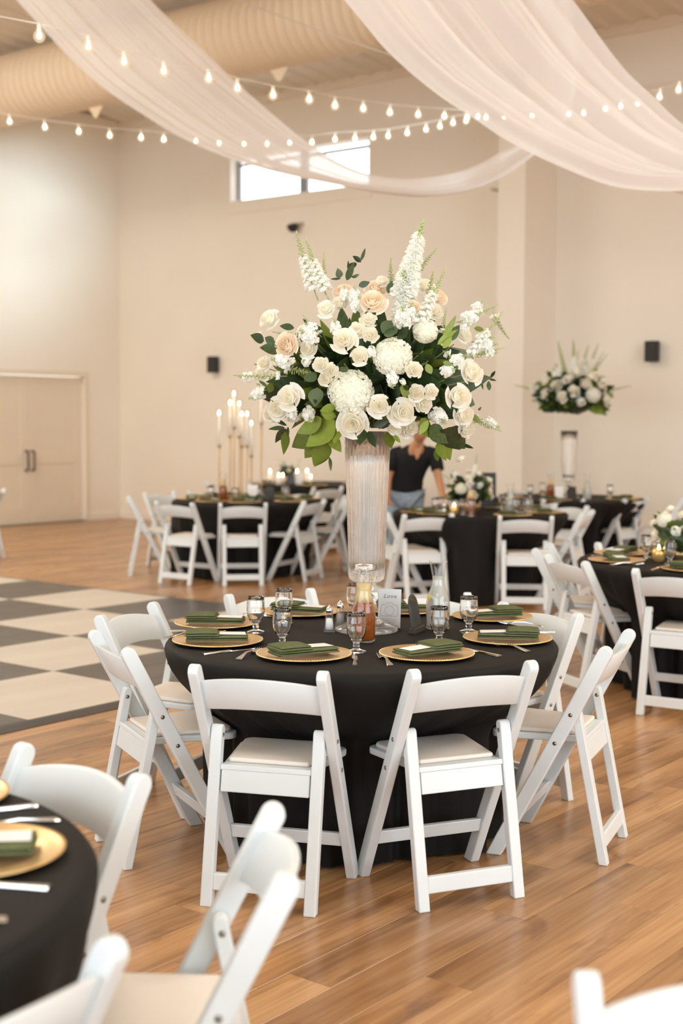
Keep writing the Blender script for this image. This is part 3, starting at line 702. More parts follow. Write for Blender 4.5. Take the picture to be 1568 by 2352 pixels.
# water carafe
def carafe(p, label, fill=M_WATER):
    t = empty('carafe', (p.x, p.y, TZ), label=label, cat='carafe', group='glass water carafes')
    o_ = [(0, 0), (.041, 0), (.046, .004), (.047, .015), (.047, .088), (.0455, .108), (.038, .138), (.028, .165), (.0235, .185), (.0235, .205), (.028, .230), (.034, .256), (.0365, .262)]
    i_ = [(.0345, .2625), (.032, .255), (.0262, .230), (.0217, .206), (.0217, .185), (.0262, .164), (.036, .137), (.0433, .107), (.0446, .088), (.0446, .015), (.039, .008), (0, .008)]
    new('glass_body', lathe('glass_body', o_+i_, M_THIN, 36), t)
    new('water', lathe('water', [(0, .0086), (.0385, .0086), (.044, .0155), (.044, .088), (.0427, .1065), (.0355, .136), (.026, .162), (.0212, .184), (.0212, .205), (0, .206)], fill, 36), t)
    bm = bmesh.new(); bmesh.ops.create_icosphere(bm, subdivisions=1, radius=1); ic = bpy.data.meshes.new('ice'); bm.to_mesh(ic); bm.free()
    rnd = random.Random(4)
    for k in range(11):
        z = .06+.012*k; rr = .022 if z < .13 else .006; a = rnd.random()*6.3
        o = new('ice_cube', box('ice_cube', -.011, .011, -.010, .010, -.010, .010, M_GLASS, .003), t, (rr*math.cos(a), rr*math.sin(a), z), (rnd.random()*3, rnd.random()*3, rnd.random()*3))
        if z > .13: o.scale = (.75,)*3
    new('lemon_slice', lathe('lemon_slice', [(0, -.002), (.014, -.002), (.017, 0), (.014, .002), (0, .002)], M_LEMON, 20), t, (-.030, -.022, .118), (PI/2, .3, -.7))
    return t
carafe(onz(1005, 1444, TZ), 'open glass carafe of iced water with lemon on the vase table')
# table sign on wooden block
p = onz(957, 1452, TZ)
sg = empty('table_sign', (p.x, p.y, TZ), math.radians(66), label='arched black acrylic table sign on a dark wooden block', cat='sign')
new('block', box('block', -.055, .055, -.014, .014, 0, .021, M_WOODDK, .0015), sg)
arch = [(-.05, 0), (.05, 0)]+[(.05*math.cos(a), .075+.05*math.sin(a)) for a in [PI*k/14 for k in range(15)]]
new('sign_plate', prism('sign_plate', arch, 'y', -.0015, .0015, M_ACRYL, .0004, 1), sg, (0, .002, .0212), (math.radians(-10), 0, 0))
# photo card with line drawing
a_, b_ = aty(893, 1336, 5.16), aty(868, 1430, 5.16)
pc = empty('photo_card', (.185, 5.175, TZ), math.radians(-14), label='upright white card with a hand-drawn camera outline behind the vase foot', cat='card')
ch, cw = .150, .090
bd_ = prism('card', [(-cw/2, 0), (cw/2, 0), (cw/2, ch), (-cw/2, ch)], 'y', 0, .0012, M_CARD)
cb = new('card_sheet', bd_, pc, (0, 0, 0), (math.radians(-8), 0, math.radians(0)))
def line2(pts, w, nm, closed=False):
    vs, fs = [], []; P = [Vector((x, z, 0)) for x, z in pts]; n = len(P)
    for i in range(n):
        a, b2 = (P[(i-1) % n], P[(i+1) % n]) if closed else (P[max(i-1, 0)], P[min(i+1, n-1)])
        t = (b2-a).normalized(); q = Vector((-t.y, t.x, 0))*w/2
        vs += [(P[i].x+q.x, -.0004, P[i].y+q.y), (P[i].x-q.x, -.0004, P[i].y-q.y)]
    m2 = n if closed else n-1
    for i in range(m2): j = (i+1) % n; fs.append((2*i, 2*j, 2*j+1, 2*i+1))
    return me(nm, vs, fs, M_INK)
cam_o = [(-.03, .045), (.03, .045), (.034, .05), (.034, .082), (.028, .088), (.016, .088), (.010, .096), (-.010, .096), (-.016, .088), (-.030, .088), (-.034, .082), (-.034, .05)]
new('camera_drawing', line2(cam_o, .0009, 'camera_drawing', True), cb)
new('lens_drawing', line2([(.018*math.cos(2*PI*k/24), .066+.018*math.sin(2*PI*k/24)) for k in range(24)], .0008, 'lens_drawing', True), cb)
tx = bpy.data.curves.new('lettering', 'FONT'); tx.body = 'Love'; tx.size = .022; tx.shear = .35; tx.space_character = 1.25; tx.materials.append(M_INK); tx.align_x = 'CENTER'
tmp = bpy.data.objects.new('t', tx); COL.objects.link(tmp); bpy.context.view_layer.update()
tme = bpy.data.meshes.new_from_object(tmp.evaluated_get(bpy.context.evaluated_depsgraph_get())); bpy.data.objects.remove(tmp)
new('lettering', tme, cb, (0, -.0006, .115), (PI/2, 0, 0))
sm_ = scribble(.1, [(.034, -.03, .03, .0008, .0006), (.027, -.03, .03, .0008, .0006), (.020, -.022, .022, .0008, .0006), (.010, -.016, .016, .002, .0006)], 5)
new('fine_print', sm_, cb, (0, -.0006, 0), (PI/2, 0, 0))
# ------------------------------------------------------------------ fluted vase
def vase(p, label):
    t = empty('fluted_vase', (p.x, p.y, TZ), label=label, cat='vase', group='tall fluted glass trumpet vases')
    foot = [(0, 0), (.118, 0), (.122, .004), (.118, .012), (.095, .022), (.065, .036), (.038, .054), (.022, .075), (.016, .09), (.018, .098), (.031, .106), (.036, .120), (.031, .134), (.019, .143), (.015, .147), (.019, .152), (.029, .160), (.031, .168), (.025, .178), (.02, .183)]
    inn = [(0, .183), (.0, .183)]
    new('foot', lathe('foot', foot+[(.0, .184)], M_CRYST, 48), t)
    nf = 30
    def fl(r, z, i, th):
        if i < NO: 
            k = .035*(.5+.5*math.cos(nf*th))
            return r*(1-k)
        return r
    out = [(0, .1855), (.03, .1855), (.055, .190), (.067, .200), (.069, .215), (.0685, .24), (.0700, .27), (.0735, .36), (.0785, .50), (.084, .64), (.0885, .76)]
    NO = len(out)
    inner = [(.0815, .76), (.077, .64), (.0715, .50), (.0665, .36), (.062, .27), (.060, .245), (.048, .235), (0, .232)]
    new('fluted_body', lathe('fluted_body', out+inner, M_CRYST, nf*8, fl), t)
    rays = []
    for k in range(nf):      # cut points round the base of the bowl
        a = 2*PI*(k+.5)/nf; r_ = .064
        rays.append((prism('r', [(-.004, 0), (.004, 0), (0, .05)], 'y', -.002, .006, None), Matrix.Rotation(a, 4, 'Z') @ Matrix.Translation((0, r_, .212)), 0))
    new('cut_points', join_data('cut_points', rays, [M_CRYST]), t)
    return t
VP = onz(841, 1448, TZ)
vase(VP, 'tall fluted clear glass vase at the middle of the centre table')

# ------------------------------------------------------------------ flower meshes (unit size, facing +z)
def rose(name, m_, n=34, openn=1.0, ruff=0.0, seed=1):
    """nested petals: shells close together round a domed centre, outer ones rolling back"""
    rnd = random.Random(seed); vs, fs = [], []; nu, nv = 6, 5
    for k in range(n):
        t = (k/(n-1))**1.0; phi = k*2.39996+rnd.random()*.25; top = .05+.80*t**.92; zr = .62-.46*t**1.6+.07*rnd.uniform(-1, 1); top *= 1+.07*rnd.uniform(-1, 1); o = len(vs)
        ha = 1.3 if t < .4 else (1.15 if t < .75 else .85); fl = max(0, t-.55)*1.1*openn; nk = rnd.uniform(-.06, .06)
        for i in range(nu+1):
            u = -1+2*i/nu
            for j in range(nv+1):
                v = j/nv; vv = v*(1.04-.17*abs(u)**1.6); w = math.sin(min(1, .35+vv*.8)*PI/2)
                ang = phi+u*ha*w
                r = top*(math.sin(vv*PI*.62)/math.sin(PI*.62))*(1-.04*(1-abs(u))) + fl*max(0, vv-.55)**1.3*.9
                z = -.35+(zr+.35)*vv - fl*.9*max(0, vv-.6)**1.2 + nk*u*vv
                rf = ruff*math.sin(u*6+seed*1.7+k)*vv**2; r += rf; z += rf*.7
                if abs(u) > .9: r += .015*t
                vs.append((r*math.cos(ang), r*math.sin(ang), z))
        for i in range(nu):
            for j in range(nv):
                a = o+i*(nv+1)+j; fs.append((a, a+nv+1, a+nv+2, a+1))
    return me(name, vs, fs, m_, True)
m_rose = [rose('rose', M_ROSE, 17, 1.3, .010, 1), rose('rose', M_ROSE, 15, 1.6, .018, 2), rose('rose', M_PEACH, 19, 1.2, .010, 3)]
m_spray = [rose('spray_rose', M_ROSE, 17, .9, .045, 5), rose('spray_rose', M_ROSE, 15, 1.1, .055, 6)]
m_bud = rose('rose_bud', M_ROSE, 14, .15, 0, 8)
def floret(vs, fs, M, n=5, s=1.0, cup=.25, seed=0):
    c0 = len(vs); vs.append(M @ Vector((0, 0, 0)))
    for k in range(n):
        a = 2*PI*k/n+seed
        o = len(vs)
        D_ = 2.75/n
        for (da, r, z) in ((-D_, .55, cup*.5), (-D_*.93, .88, cup), (0, 1.0, cup*1.1), (D_*.93, .88, cup), (D_, .55, cup*.5)):
            vs.append(M @ Vector((r*math.cos(a+da)*s, r*math.sin(a+da)*s, z*s)))
        vs.append(M @ Vector((.6*math.cos(a)*s, .6*math.sin(a)*s, cup*.25*s)))
        m_ = o+5
        fs += [(c0, o, m_), (o, o+1, m_), (o+1, o+2, m_), (o+2, o+3, m_), (o+3, o+4, m_), (o+4, c0, m_)]
def facing(p, d, roll=0):
    return Matrix.Translation(p) @ Vector(d).to_track_quat('Z', 'Y').to_matrix().to_4x4() @ Matrix.Rotation(roll, 4, 'Z')
def hydrangea(seed):
    rnd = random.Random(seed); vs, fs = [], []
    N_ = 150
    for k in range(N_):
        z = 1-1.55*(k+.5)/N_; r = math.sqrt(max(0, 1-z*z)); a = k*2.39996
        d = Vector((r*math.cos(a), r*math.sin(a), z*.85)); d2 = (d+Vector((rnd.uniform(-.3, .3), rnd.uniform(-.3, .3), rnd.uniform(-.2, .3)))).normalized()
        floret(vs, fs, facing(d*(.86+.1*rnd.random()), d2, rnd.random()*3), 4, .20, .12, rnd.random())
    d_ = me('hydrangea', vs, fs, M_HYD, False); return d_
m_hyd = [hydrangea(1), hydrangea(2)]
bm = bmesh.new(); bmesh.ops.create_icosphere(bm, subdivisions=2, radius=.80); core = bm_out(bm, 'core', mat('hydrangea_core', (.80, .82, .64), .8), True)
bmi = bmesh.new(); bmesh.ops.create_icosphere(bmi, subdivisions=1, radius=1); ball = bpy.data.meshes.new('ball'); bmi.to_mesh(ball); bmi.free(); ball.shade_smooth()
def cluster(seed, n=22):
    """stock head: dense florets with a few green buds; unit radius, axis +z"""
    rnd = random.Random(seed); vs, fs = [], []
    for k in range(n):
        t = k/n; a = k*2.39996; z = -.7+1.3*t; r = .62*(1-.55*t)
        d = Vector((math.cos(a), math.sin(a), .35+.6*t)).normalized()
        p = Vector((r*math.cos(a), r*math.sin(a), z))
        M = facing(p, d+Vector((rnd.uniform(-.3, .3),)*3), rnd.random()*3)
        floret(vs, fs, M, 5, .34, .2, rnd.random()); floret(vs, fs, M @ Matrix.Translation((0, 0, .05)), 5, .22, .5, rnd.random()+.6)
    fm = len(fs)
    d0 = me('f', vs, fs); L_ = [(d0, Matrix.Identity(4), 0)]
    for k in range(9):
        a = k*2.4; z = .65+.06*k; L_.append((ball, Matrix.Translation((.16*math.cos(a), .16*math.sin(a), z)) @ Matrix.Scale(.085-.003*k, 4), 1))
    L_.append((tube('s', [(0, 0, -1.6), (0, 0, 1.2)], .05, None, 5), Matrix.Identity(4), 1))
    return join_data('stock_flower', L_, [M_FLORET, M_BUD])
m_clu = [cluster(1), cluster(2, 16), cluster(3, 26)]
def spike(seed, n=34, white=.7, fat=1.0, air=1.0):
    """larkspur spike of unit length along +z from 0 to 1"""
    rnd = random.Random(seed); vs, fs = [], []; L_ = []
    def cen(t): return Vector((.05*math.sin(t*2.2), .03*t*t, t))
    for k in range(n):
        t = .12+.86*k/n; a = k*2.39996; p = cen(t); s = (.075*(1-t)**.5+.012)*fat/air
        d = Vector((math.cos(a), math.sin(a), .5+t)).normalized(); off = p+d*(.055*(1-t)+.012)*fat*air
        if t < white:
            M = facing(off, d, rnd.random()*3); floret(vs, fs, M, 5, s*1.0, .35, rnd.random()); floret(vs, fs, M @ Matrix.Translation((0, 0, s*.1)), 5, s*.6, .6, 1)
        else: L_.append((ball, facing(off, d) @ Matrix.Diagonal((s*.32, s*.32, s*.6, 1)), 1))
        if k % 2 == 0: L_.append((tube('s', [p, off], .0025, None, 4), Matrix.Identity(4), 1))
    L_.append((me('f', vs, fs), Matrix.Identity(4), 0)); L_.append((tube('s', [cen(q/8) for q in range(9)], .0065, None, 6), Matrix.Identity(4), 1))
    return join_data('larkspur_spike', L_, [M_FLORET, M_BUD])
m_spk = [spike(1, 58, .60, .95, 1.45), spike(2, 64, .80, 1.25), spike(3, 34, .15, .8)]
for M in (M_LEAF, M_LEAFD, M_LEAFG):
    nt = M.node_tree; b_ = nt.nodes['Principled BSDF']; oi_ = nt.nodes.new('ShaderNodeObjectInfo'); hs = nt.nodes.new('ShaderNodeHueSaturation')
    mr_ = nt.nodes.new('ShaderNodeMapRange'); mr_.inputs[3].default_value = .65; mr_.inputs[4].default_value = 1.5; nt.links.new(oi_.outputs['Random'], mr_.inputs[0]); nt.links.new(mr_.outputs[0], hs.inputs['Value'])
    lk = b_.inputs['Base Color'].links
    if lk: nt.links.new(lk[0].from_socket, hs.inputs['Color'])
    else: hs.inputs['Color'].default_value = b_.inputs['Base Color'].default_value
    nt.links.new(hs.outputs[0], b_.inputs['Base Color'])
def leafm(name, m_, wid, curl=.12, pts=8):
    vs, fs = [], []
    for i in range(pts+1):
        t = i/pts; w = wid*(math.sin(PI*t**.85))**.9 if 0 < t < 1 else 0; z = -curl*t*t
        vs += [(-w, t, z+.18*w), (0, t, z), (w, t, z+.18*w)]
    for i in range(pts): a = 3*i; fs += [(a, a+1, a+4, a+3), (a+1, a+2, a+5, a+4)]
    return me(name, vs, fs, m_, True)
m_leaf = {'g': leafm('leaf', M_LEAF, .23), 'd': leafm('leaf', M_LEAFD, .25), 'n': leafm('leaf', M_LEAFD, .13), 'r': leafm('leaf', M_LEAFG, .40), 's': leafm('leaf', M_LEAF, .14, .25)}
def put_leaf(par, k, base, tip, roll=0.0, off=Vector((0, 0, 0))):
    d = tip-base; L_ = d.length; y = d.normalized(); x = y.cross(Vector((0, 1, 0)));
    if x.length < .05: x = Vector((1, 0, 0))
    x.normalize(); z = x.cross(y); M = Matrix((x, y, z)).transposed().to_4x4() @ Matrix.Rotation(roll, 4, 'Y')
    o = new('leaf', m_leaf[k], par); o.matrix_local = Matrix.Translation(base-off) @ M @ Matrix.Scale(L_, 4); return o
AC = Vector((VP.x+.01, VP.y, 0))                       # axis of the arrangement
APX, APY = 857, 850
AZ = aty(APX, APY, AC.y).z
arr = empty('floral_arrangement', (AC.x, AC.y, 1.47), label='large arrangement of white roses, hydrangeas and larkspur in the centre vase', cat='flowers', group='tall white flower arrangements')
AO = Vector((AC.x, AC.y, 1.47))
def depth(px, py, back=0.0):
    q = ((px-APX)/330)**2+((py-APY)/(230 if py < APY else 200))**2
    return AC.y-.36*math.sqrt(max(0, 1-q))+.02+back
def outdir(P): 
    d = P-Vector((AC.x, AC.y+.12, AZ-.10)); return d.normalized()
def fl_px(meshd, cx_, cy_, rpx, back=0, name=None, dirv=None, sq=1.0):
    Y = depth(cx_, cy_, back); P = aty(cx_, cy_, Y); s = rpx*Y/F
    d = dirv if dirv else (outdir(P)*.75+Vector((0, -.55, .1))).normalized()
    o = new(name or meshd.name.split('.')[0], meshd, arr); o.matrix_local = facing(P-AO, d, random.random()*6) @ Matrix.Diagonal((s, s, s*sq, 1)); return o
def A(x, y): return 520+x/2.376, 480+y/2.376       # reading positions from the upper crop
def B(x, y): return 520+x/2.376, 780+y/2.376       # and the lower crop
k_ = 2.376
for (f_, x, y, r, mi, bk) in ((A, 235, 605, 56, 0, 0), (A, 330, 735, 58, 2, 0), (A, 800, 510, 68, 2, -.02), (A, 815, 440, 52, 2, .06), (A, 640, 720, 68, 0, -.02), (A, 1085, 425, 52, 0, .05), (A, 640, 455, 52, 2, .08),
        (A, 1015, 540, 42, 2, 0), (A, 545, 545, 48, 1, 0), (B, 330, 45, 56, 2, 0), (B, 345, 318, 68, 1, -.03), (B, 285, 375, 62, 0, .02), (B, 245, 405, 50, 0, .06), (B, 690, 460, 78, 0, -.04), (B, 962, 395, 72, 1, -.02),
        (B, 1262, 312, 70, 0, -.02), (B, 1335, 185, 66, 1, .02), (B, 1290, 412, 58, 0, 0), (B, 725, 95, 50, 1, 0), (B, 205, 130, 40, 0, .04), (B, 190, 190, 44, 1, .06), (A, 1140, 560, 46, 1, .08), (A, 1300, 690, 42, 0, .05), (B, 450, 50, 50, 1, .05), (A, 1150, 480, 50, 2, .1), (A, 620, 520, 46, 1, .05), (B, 835, 362, 58, 1, -.02)):
    px, py = f_(x, y); fl_px(m_rose[mi], px, py, r/k_*1.18, bk)
for (f_, x, y, r) in ((A, 775, 612, 48), (A, 715, 662, 48), (A, 787, 692, 46), (B, 517, 138, 46), (B, 570, 172, 46), (B, 540, 218, 40), (B, 1020, 165, 48), (B, 1035, 292, 52), (B, 1112, 287, 44), (B, 1070, 352, 52), (B, 915, 482, 42), (B, 985, 498, 44), (B, 1015, 480, 38), (B, 1310, 487, 52), (A, 850, 395, 36)):
    px, py = f_(x, y); fl_px(random.choice(m_spray), px, py, r/k_*1.15, 0)
for (f_, x, y, r) in ((B, 905, 92, 118), (B, 678, 292, 138), (A, 1085, 665, 78)):
    px, py = f_(x, y); o = fl_px(random.choice(m_hyd), px, py, r/k_*.93, .04, sq=.85); new('flower_core', core, o)
for (f_, x, y) in ((B, 1275, 645), (A, 175, 700)):
    px, py = f_(x, y); fl_px(m_bud, px, py, 17, .05, 'rose_bud', Vector((.3, -.5, -.8)) if y < 650 else Vector((-.6, -.4, .4)))
for (f_, x, y, r, dx, dz_) in ((A, 440, 690, 62, -.4, .3), (A, 700, 470, 48, 0, 1), (A, 715, 515, 48, .2, .6), (A, 960, 590, 64, 0, .7), (A, 1340, 590, 56, .8, .3), (A, 1410, 710, 50, .9, .2), (A, 520, 400, 48, -.3, .9), (A, 595, 640, 44, -.1, .6), (A, 1300, 650, 34, .5, .4),
        (B, 300, 115, 62, -.7, .1), (B, 430, 120, 34, -.2, .1), (B, 165, 300, 48, -.9, -.5), (B, 110, 205, 44, -1, .1), (B, 355, 425, 44, -.3, -.2), (B, 450, 415, 50, .1, -.4), (B, 905, 225, 48, 0, -.6), (B, 1165, 425, 60, .3, -.3), (B, 1212, 170, 44, .5, .1), (B, 1265, 105, 44, .6, .3), (B, 1445, 460, 44, 1, -.5),
        (B, 1420, 30, 54, 1, .1), (A, 645, 460, 40, -.1, 1), (A, 1000, 560, 50, .2, .8), (B, 470, 490, 22, .1, -1), (B, 965, 235, 22, .4, -.8), (B, 1440, 75, 36, 1, .1), (B, 790, 60, 36, 0, .5), (A, 1370, 530, 38, .7, .6), (A, 460, 640, 36, -.6, .3)):
    px, py = f_(x, y); fl_px(random.choice(m_clu), px, py, r/k_, .0, None, Vector((dx, -.55, dz_)).normalized())
def spk_px(mi, p, q, back=.0, fat=1.0):
    """spike from base p to tip q in the photograph"""
    Yb = depth(*p)+.05+back; Yt = Yb+.02; a, b2 = aty(*p, Yb), aty(*q, Yt); d = b2-a; L_ = d.length
    o = new('larkspur_spike', m_spk[mi], arr); o.matrix_local = facing(a-AO, d) @ Matrix.Scale(L_, 4) @ Matrix.Diagonal((fat*.33/L_, fat*.33/L_, 1, 1)); return o
for (mi, f_, p, f2, q, fat) in ((0, A, (500, 500), A, (372, 128), 1), (0, A, (560, 500), A, (425, 165), .9), (2, A, (545, 420), A, (545, 228), .6), (1, A, (940, 560), A, (1095, 58), 1.15), (2, A, (1010, 370), A, (1160, 220), .9), (2, A, (905, 430), A, (915, 268), .7),
        (0, A, (1020, 690), A, (1212, 325), 1.0), (2, A, (1100, 520), A, (1150, 340), .9), (1, A, (960, 640), A, (990, 330), .9), (0, B, (1290, 130), A, (1520, 560), .6), (2, B, (1180, 60), B, (1340, 175), .7), (2, A, (1450, 560), A, (1540, 715), .8), (0, A, (1250, 620), A, (1490, 530), .7),
        (2, B, (330, 200), B, (40, 205), .7), (2, B, (300, 150), B, (490, 200), 1.0), (2, B, (1300, 100), B, (1525, 50), .7), (2, B, (1330, 420), B, (1500, 510), .7), (2, A, (430, 700), A, (250, 680), .7), (2, B, (380, 420), B, (520, 440), .7), (2, A, (1180, 690), A, (1215, 540), .6), (2, A, (520, 700), A, (410, 580), .6)):
    spk_px(mi, f_(*p), f2(*q), 0, fat)
# leaves seen in the photograph: kind, base, tip
LV = [('g', B, (590, 440), (455, 575)), ('g', B, (610, 455), (590, 560)), ('g', B, (520, 430), (400, 510)), ('g', B, (470, 510), (380, 575)), ('g', B, (560, 520), (620, 605)), ('g', B, (500, 560), (440, 630)), ('g', B, (545, 555), (485, 665)), ('s', B, (565, 600), (505, 672)), ('s', B, (560, 640), (577, 718)),
      ('g', B, (600, 420), (505, 400)), ('n', B, (330, 470), (255, 430)), ('n', B, (320, 480), (232, 485)), ('n', B, (325, 485), (272, 545)), ('n', B, (335, 475), (335, 530)), ('s', B, (320, 500), (325, 592)), ('r', B, (495, 262), (480, 362)), ('d', B, (745, 480), (728, 565)), ('d', B, (770, 500), (815, 585)), ('d', B, (800, 470), (890, 440)),
      ('g', B, (885, 500), (895, 580)), ('g', B, (905, 520), (950, 560)), ('g', B, (1060, 430), (1108, 530)), ('g', B, (1100, 440), (1050, 520)), ('d', B, (1110, 470), (1190, 560)), ('d', B, (1180, 490), (1260, 580)), ('g', B, (1150, 560), (1195, 655)), ('g', B, (1200, 545), (1210, 650)), ('s', B, (1135, 600), (1160, 680)), ('n', B, (1280, 565), (1350, 600)), ('d', B, (1190, 500), (1280, 570)),
      ('d', A, (735, 290), (690, 255)), ('d', A, (700, 320), (675, 285)), ('n', A, (665, 340), (665, 280)), ('d', A, (620, 375), (608, 330)), ('n', A, (625, 378), (568, 385)), ('n', A, (680, 370), (735, 362)), ('d', A, (720, 420), (780, 400)), ('n', A, (730, 285), (762, 212)), ('n', A, (655, 390), (690, 300)),
      ('d', A, (370, 650), (290, 635)), ('d', A, (210, 700), (270, 740)), ('d', A, (205, 720), (140, 688)), ('d', B, (290, 60), (190, 40)), ('d', B, (270, 30), (220, 5)), ('n', B, (1440, 210), (1468, 165)), ('n', B, (1390, 225), (1398, 272)), ('n', B, (1430, 225), (1432, 288)), ('n', B, (1430, 212), (1475, 228)), ('s', B, (1370, 380), (1405, 375)), ('g', B, (1340, 410), (1385, 455)),
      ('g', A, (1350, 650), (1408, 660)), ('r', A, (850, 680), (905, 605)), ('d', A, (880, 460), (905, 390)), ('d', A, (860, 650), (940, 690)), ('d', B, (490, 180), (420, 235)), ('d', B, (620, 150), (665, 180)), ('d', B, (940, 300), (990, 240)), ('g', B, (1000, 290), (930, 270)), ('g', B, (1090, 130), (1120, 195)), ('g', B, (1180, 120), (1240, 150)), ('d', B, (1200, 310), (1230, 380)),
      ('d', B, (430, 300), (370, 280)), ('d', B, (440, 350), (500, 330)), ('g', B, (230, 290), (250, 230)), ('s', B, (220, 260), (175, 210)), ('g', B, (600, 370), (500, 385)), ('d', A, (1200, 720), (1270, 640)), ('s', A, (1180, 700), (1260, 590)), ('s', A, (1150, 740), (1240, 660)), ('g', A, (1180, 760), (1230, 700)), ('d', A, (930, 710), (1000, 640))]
for k, f_, p, q in LV:
    p, q = f_(*p), f_(*q); Yp = depth(*p)-.0; Yq = depth(*q)-.03+random.uniform(-.05, .04); put_leaf(arr, k, aty(*p, Yp), aty(*q, Yq), random.uniform(-.5, .5), AO)
# inner foliage and the unseen rear of the ball
rnd = random.Random(11)
gcen = Vector((AC.x, AC.y+.03, AZ-.05))
for k in range(290):
    z = rnd.uniform(-.7, .95); a = rnd.uniform(0, 2*PI); r = math.sqrt(1-z*z); d = Vector((r*math.cos(a)*1.15, r*math.sin(a)*.85, z*(.62 if z < 0 else .80)))
    b0 = gcen+d*rnd.uniform(.10, .20); t0 = gcen+d*rnd.uniform(.27, .37)+Vector((rnd.uniform(-.05, .05), 0, rnd.uniform(-.05, .05)))
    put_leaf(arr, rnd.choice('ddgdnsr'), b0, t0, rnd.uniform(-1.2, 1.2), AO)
for k in range(34):
    z = rnd.uniform(-.5, .9); a = rnd.uniform(.15, PI-.15); r = math.sqrt(1-z*z); d = Vector((r*math.cos(a)*1.2, r*math.sin(a)*.9, z*.68)); P = gcen+d*.34
    md = rnd.choice(m_rose+m_spray+m_clu+[m_hyd[0]]); s = .028 if md.name.startswith(('rose', 'stock')) else (.02 if md.name.startswith('spray') else .05)
    o = new(md.name.split('.')[0], md, arr); o.matrix_local = facing(P-AO, d, 0) @ Matrix.Scale(s, 4)
L_ = []
for k in range(60):
    z = rnd.uniform(.0, 1.0); a = rnd.uniform(0, 2*PI); r = math.sqrt(max(0, 1-z*z)); d = Vector((r*math.cos(a)*1.25, r*math.sin(a), z*.75)); q = rnd.uniform(.2, .38)
    p0 = Vector((AC.x+rnd.uniform(-.03, .03), AC.y+rnd.uniform(-.03, .03), 1.52)); p2 = gcen+d*q; p1 = (p0+p2)/2+Vector((0, 0, .05))
    L_.append((tube('s', [p0-AO, p1-AO, p2-AO], .0022, None, 5), Matrix.Identity(4), 0))
o = new('stems', join_data('stems', L_, [M_STEM]), arr); o['kind'] = 'stuff'
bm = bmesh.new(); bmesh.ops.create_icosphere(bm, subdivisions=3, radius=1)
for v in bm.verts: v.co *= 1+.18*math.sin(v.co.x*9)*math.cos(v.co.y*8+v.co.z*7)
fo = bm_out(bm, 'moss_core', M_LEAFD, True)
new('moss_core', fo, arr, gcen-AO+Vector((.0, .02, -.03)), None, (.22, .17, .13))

def bouquet(center, rx, rz_, label, group, n_r=16, n_l=34, n_s=5, seed=1, name='flower_centrepiece', up=False):
    """rounded bunch generated over a dome, centre = middle of the ball"""
    rnd = random.Random(seed); t = empty(name, center, label=label, cat='flowers', group=group)
    for k in range(n_r):
        z = -.35+1.3*(k+.5)/n_r; r = math.sqrt(max(0, 1-min(1, z*z))); a = k*2.39996
        d = Vector((r*math.cos(a), r*math.sin(a), z)); md = rnd.choice(m_rose[:2]*3+m_spray+m_rose[2:]+[m_hyd[0]]+m_clu); big = md.name.startswith('hyd')
        o = new(md.name.split('.')[0], md, t); o.matrix_local = facing(Vector((d.x*rx, d.y*rx, d.z*rz_)), d+Vector((0, 0, .2)), k) @ Matrix.Scale(rx*(.20 if not big else .26)*rnd.uniform(.85, 1.15), 4)
    for k in range(n_l):
        z = rnd.uniform(-.6, .8); a = rnd.uniform(0, 2*PI); r = math.sqrt(1-z*z); d = Vector((r*math.cos(a)*rx, r*math.sin(a)*rx, z*rz_))
        put_leaf(t, rnd.choice('dddgns'), d*.45, d*rnd.uniform(1.0, 1.25), rnd.uniform(-1, 1))
    for k in range(n_s):
        a = rnd.uniform(0, 2*PI); e = rnd.uniform(.2, 1.3) if not up else (.15 if k < 2 else rnd.uniform(.8, 1.35)); d = Vector((math.cos(a)*math.cos(e), math.sin(a)*math.cos(e), math.sin(e)))
        if up and k < 4: a = (0.2, PI+.2, 1, 2)[k]; d = Vector((math.cos(a)*math.cos(e), math.sin(a)*.3, math.sin(e))).normalized()
        o = new('larkspur_spike', m_spk[rnd.choice((0, 2, 2))], t); o.matrix_local = facing(Vector((d.x*rx*.5, d.y*rx*.5, d.z*rz_*.5)), d) @ Matrix.Scale(rx*1.25, 4)
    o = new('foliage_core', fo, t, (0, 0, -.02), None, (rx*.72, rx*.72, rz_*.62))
    return t

# ------------------------------------------------------------------ other tables
def tset(c, r, chairs, tlabel, clabel, seed):
    table(c, r, tlabel, ''); cloth(c, r, chairs, clabel, seed, lo=.68 if seed == 10 else .5)
def settings(c, r, chairs, tn, whos, gob=True, cut=False):
    for (pos, f), who in zip(chairs, whos):
        d = Vector((pos.x-c.x, pos.y-c.y, 0)).normalized(); p = c+d*(r-.19); rz = math.atan2(d.y, d.x)+PI/2
        place_plate(p, rz+random.uniform(-.15, .15), 'before the '+who, tn)
        s = Vector((-d.y, d.x, 0))
        if gob: put('water_goblet', 'goblet', c+d*(r-.38)+s*.14, 0, 'footed water goblet before the '+who, 'glass', 'goblets on '+tn)
        if cut:
            put('fork', m_fork, p-s*.19*(-1), math.atan2(-d.y, -d.x)-PI/2, 'silver fork before the '+who, 'fork', 'cutlery on '+tn, z=TZ+.0004)
            put('knife', m_knife, p-s*.19, math.atan2(-d.y, -d.x)-PI/2, 'silver knife before the '+who, 'knife', 'cutlery on '+tn, z=TZ+.0004)
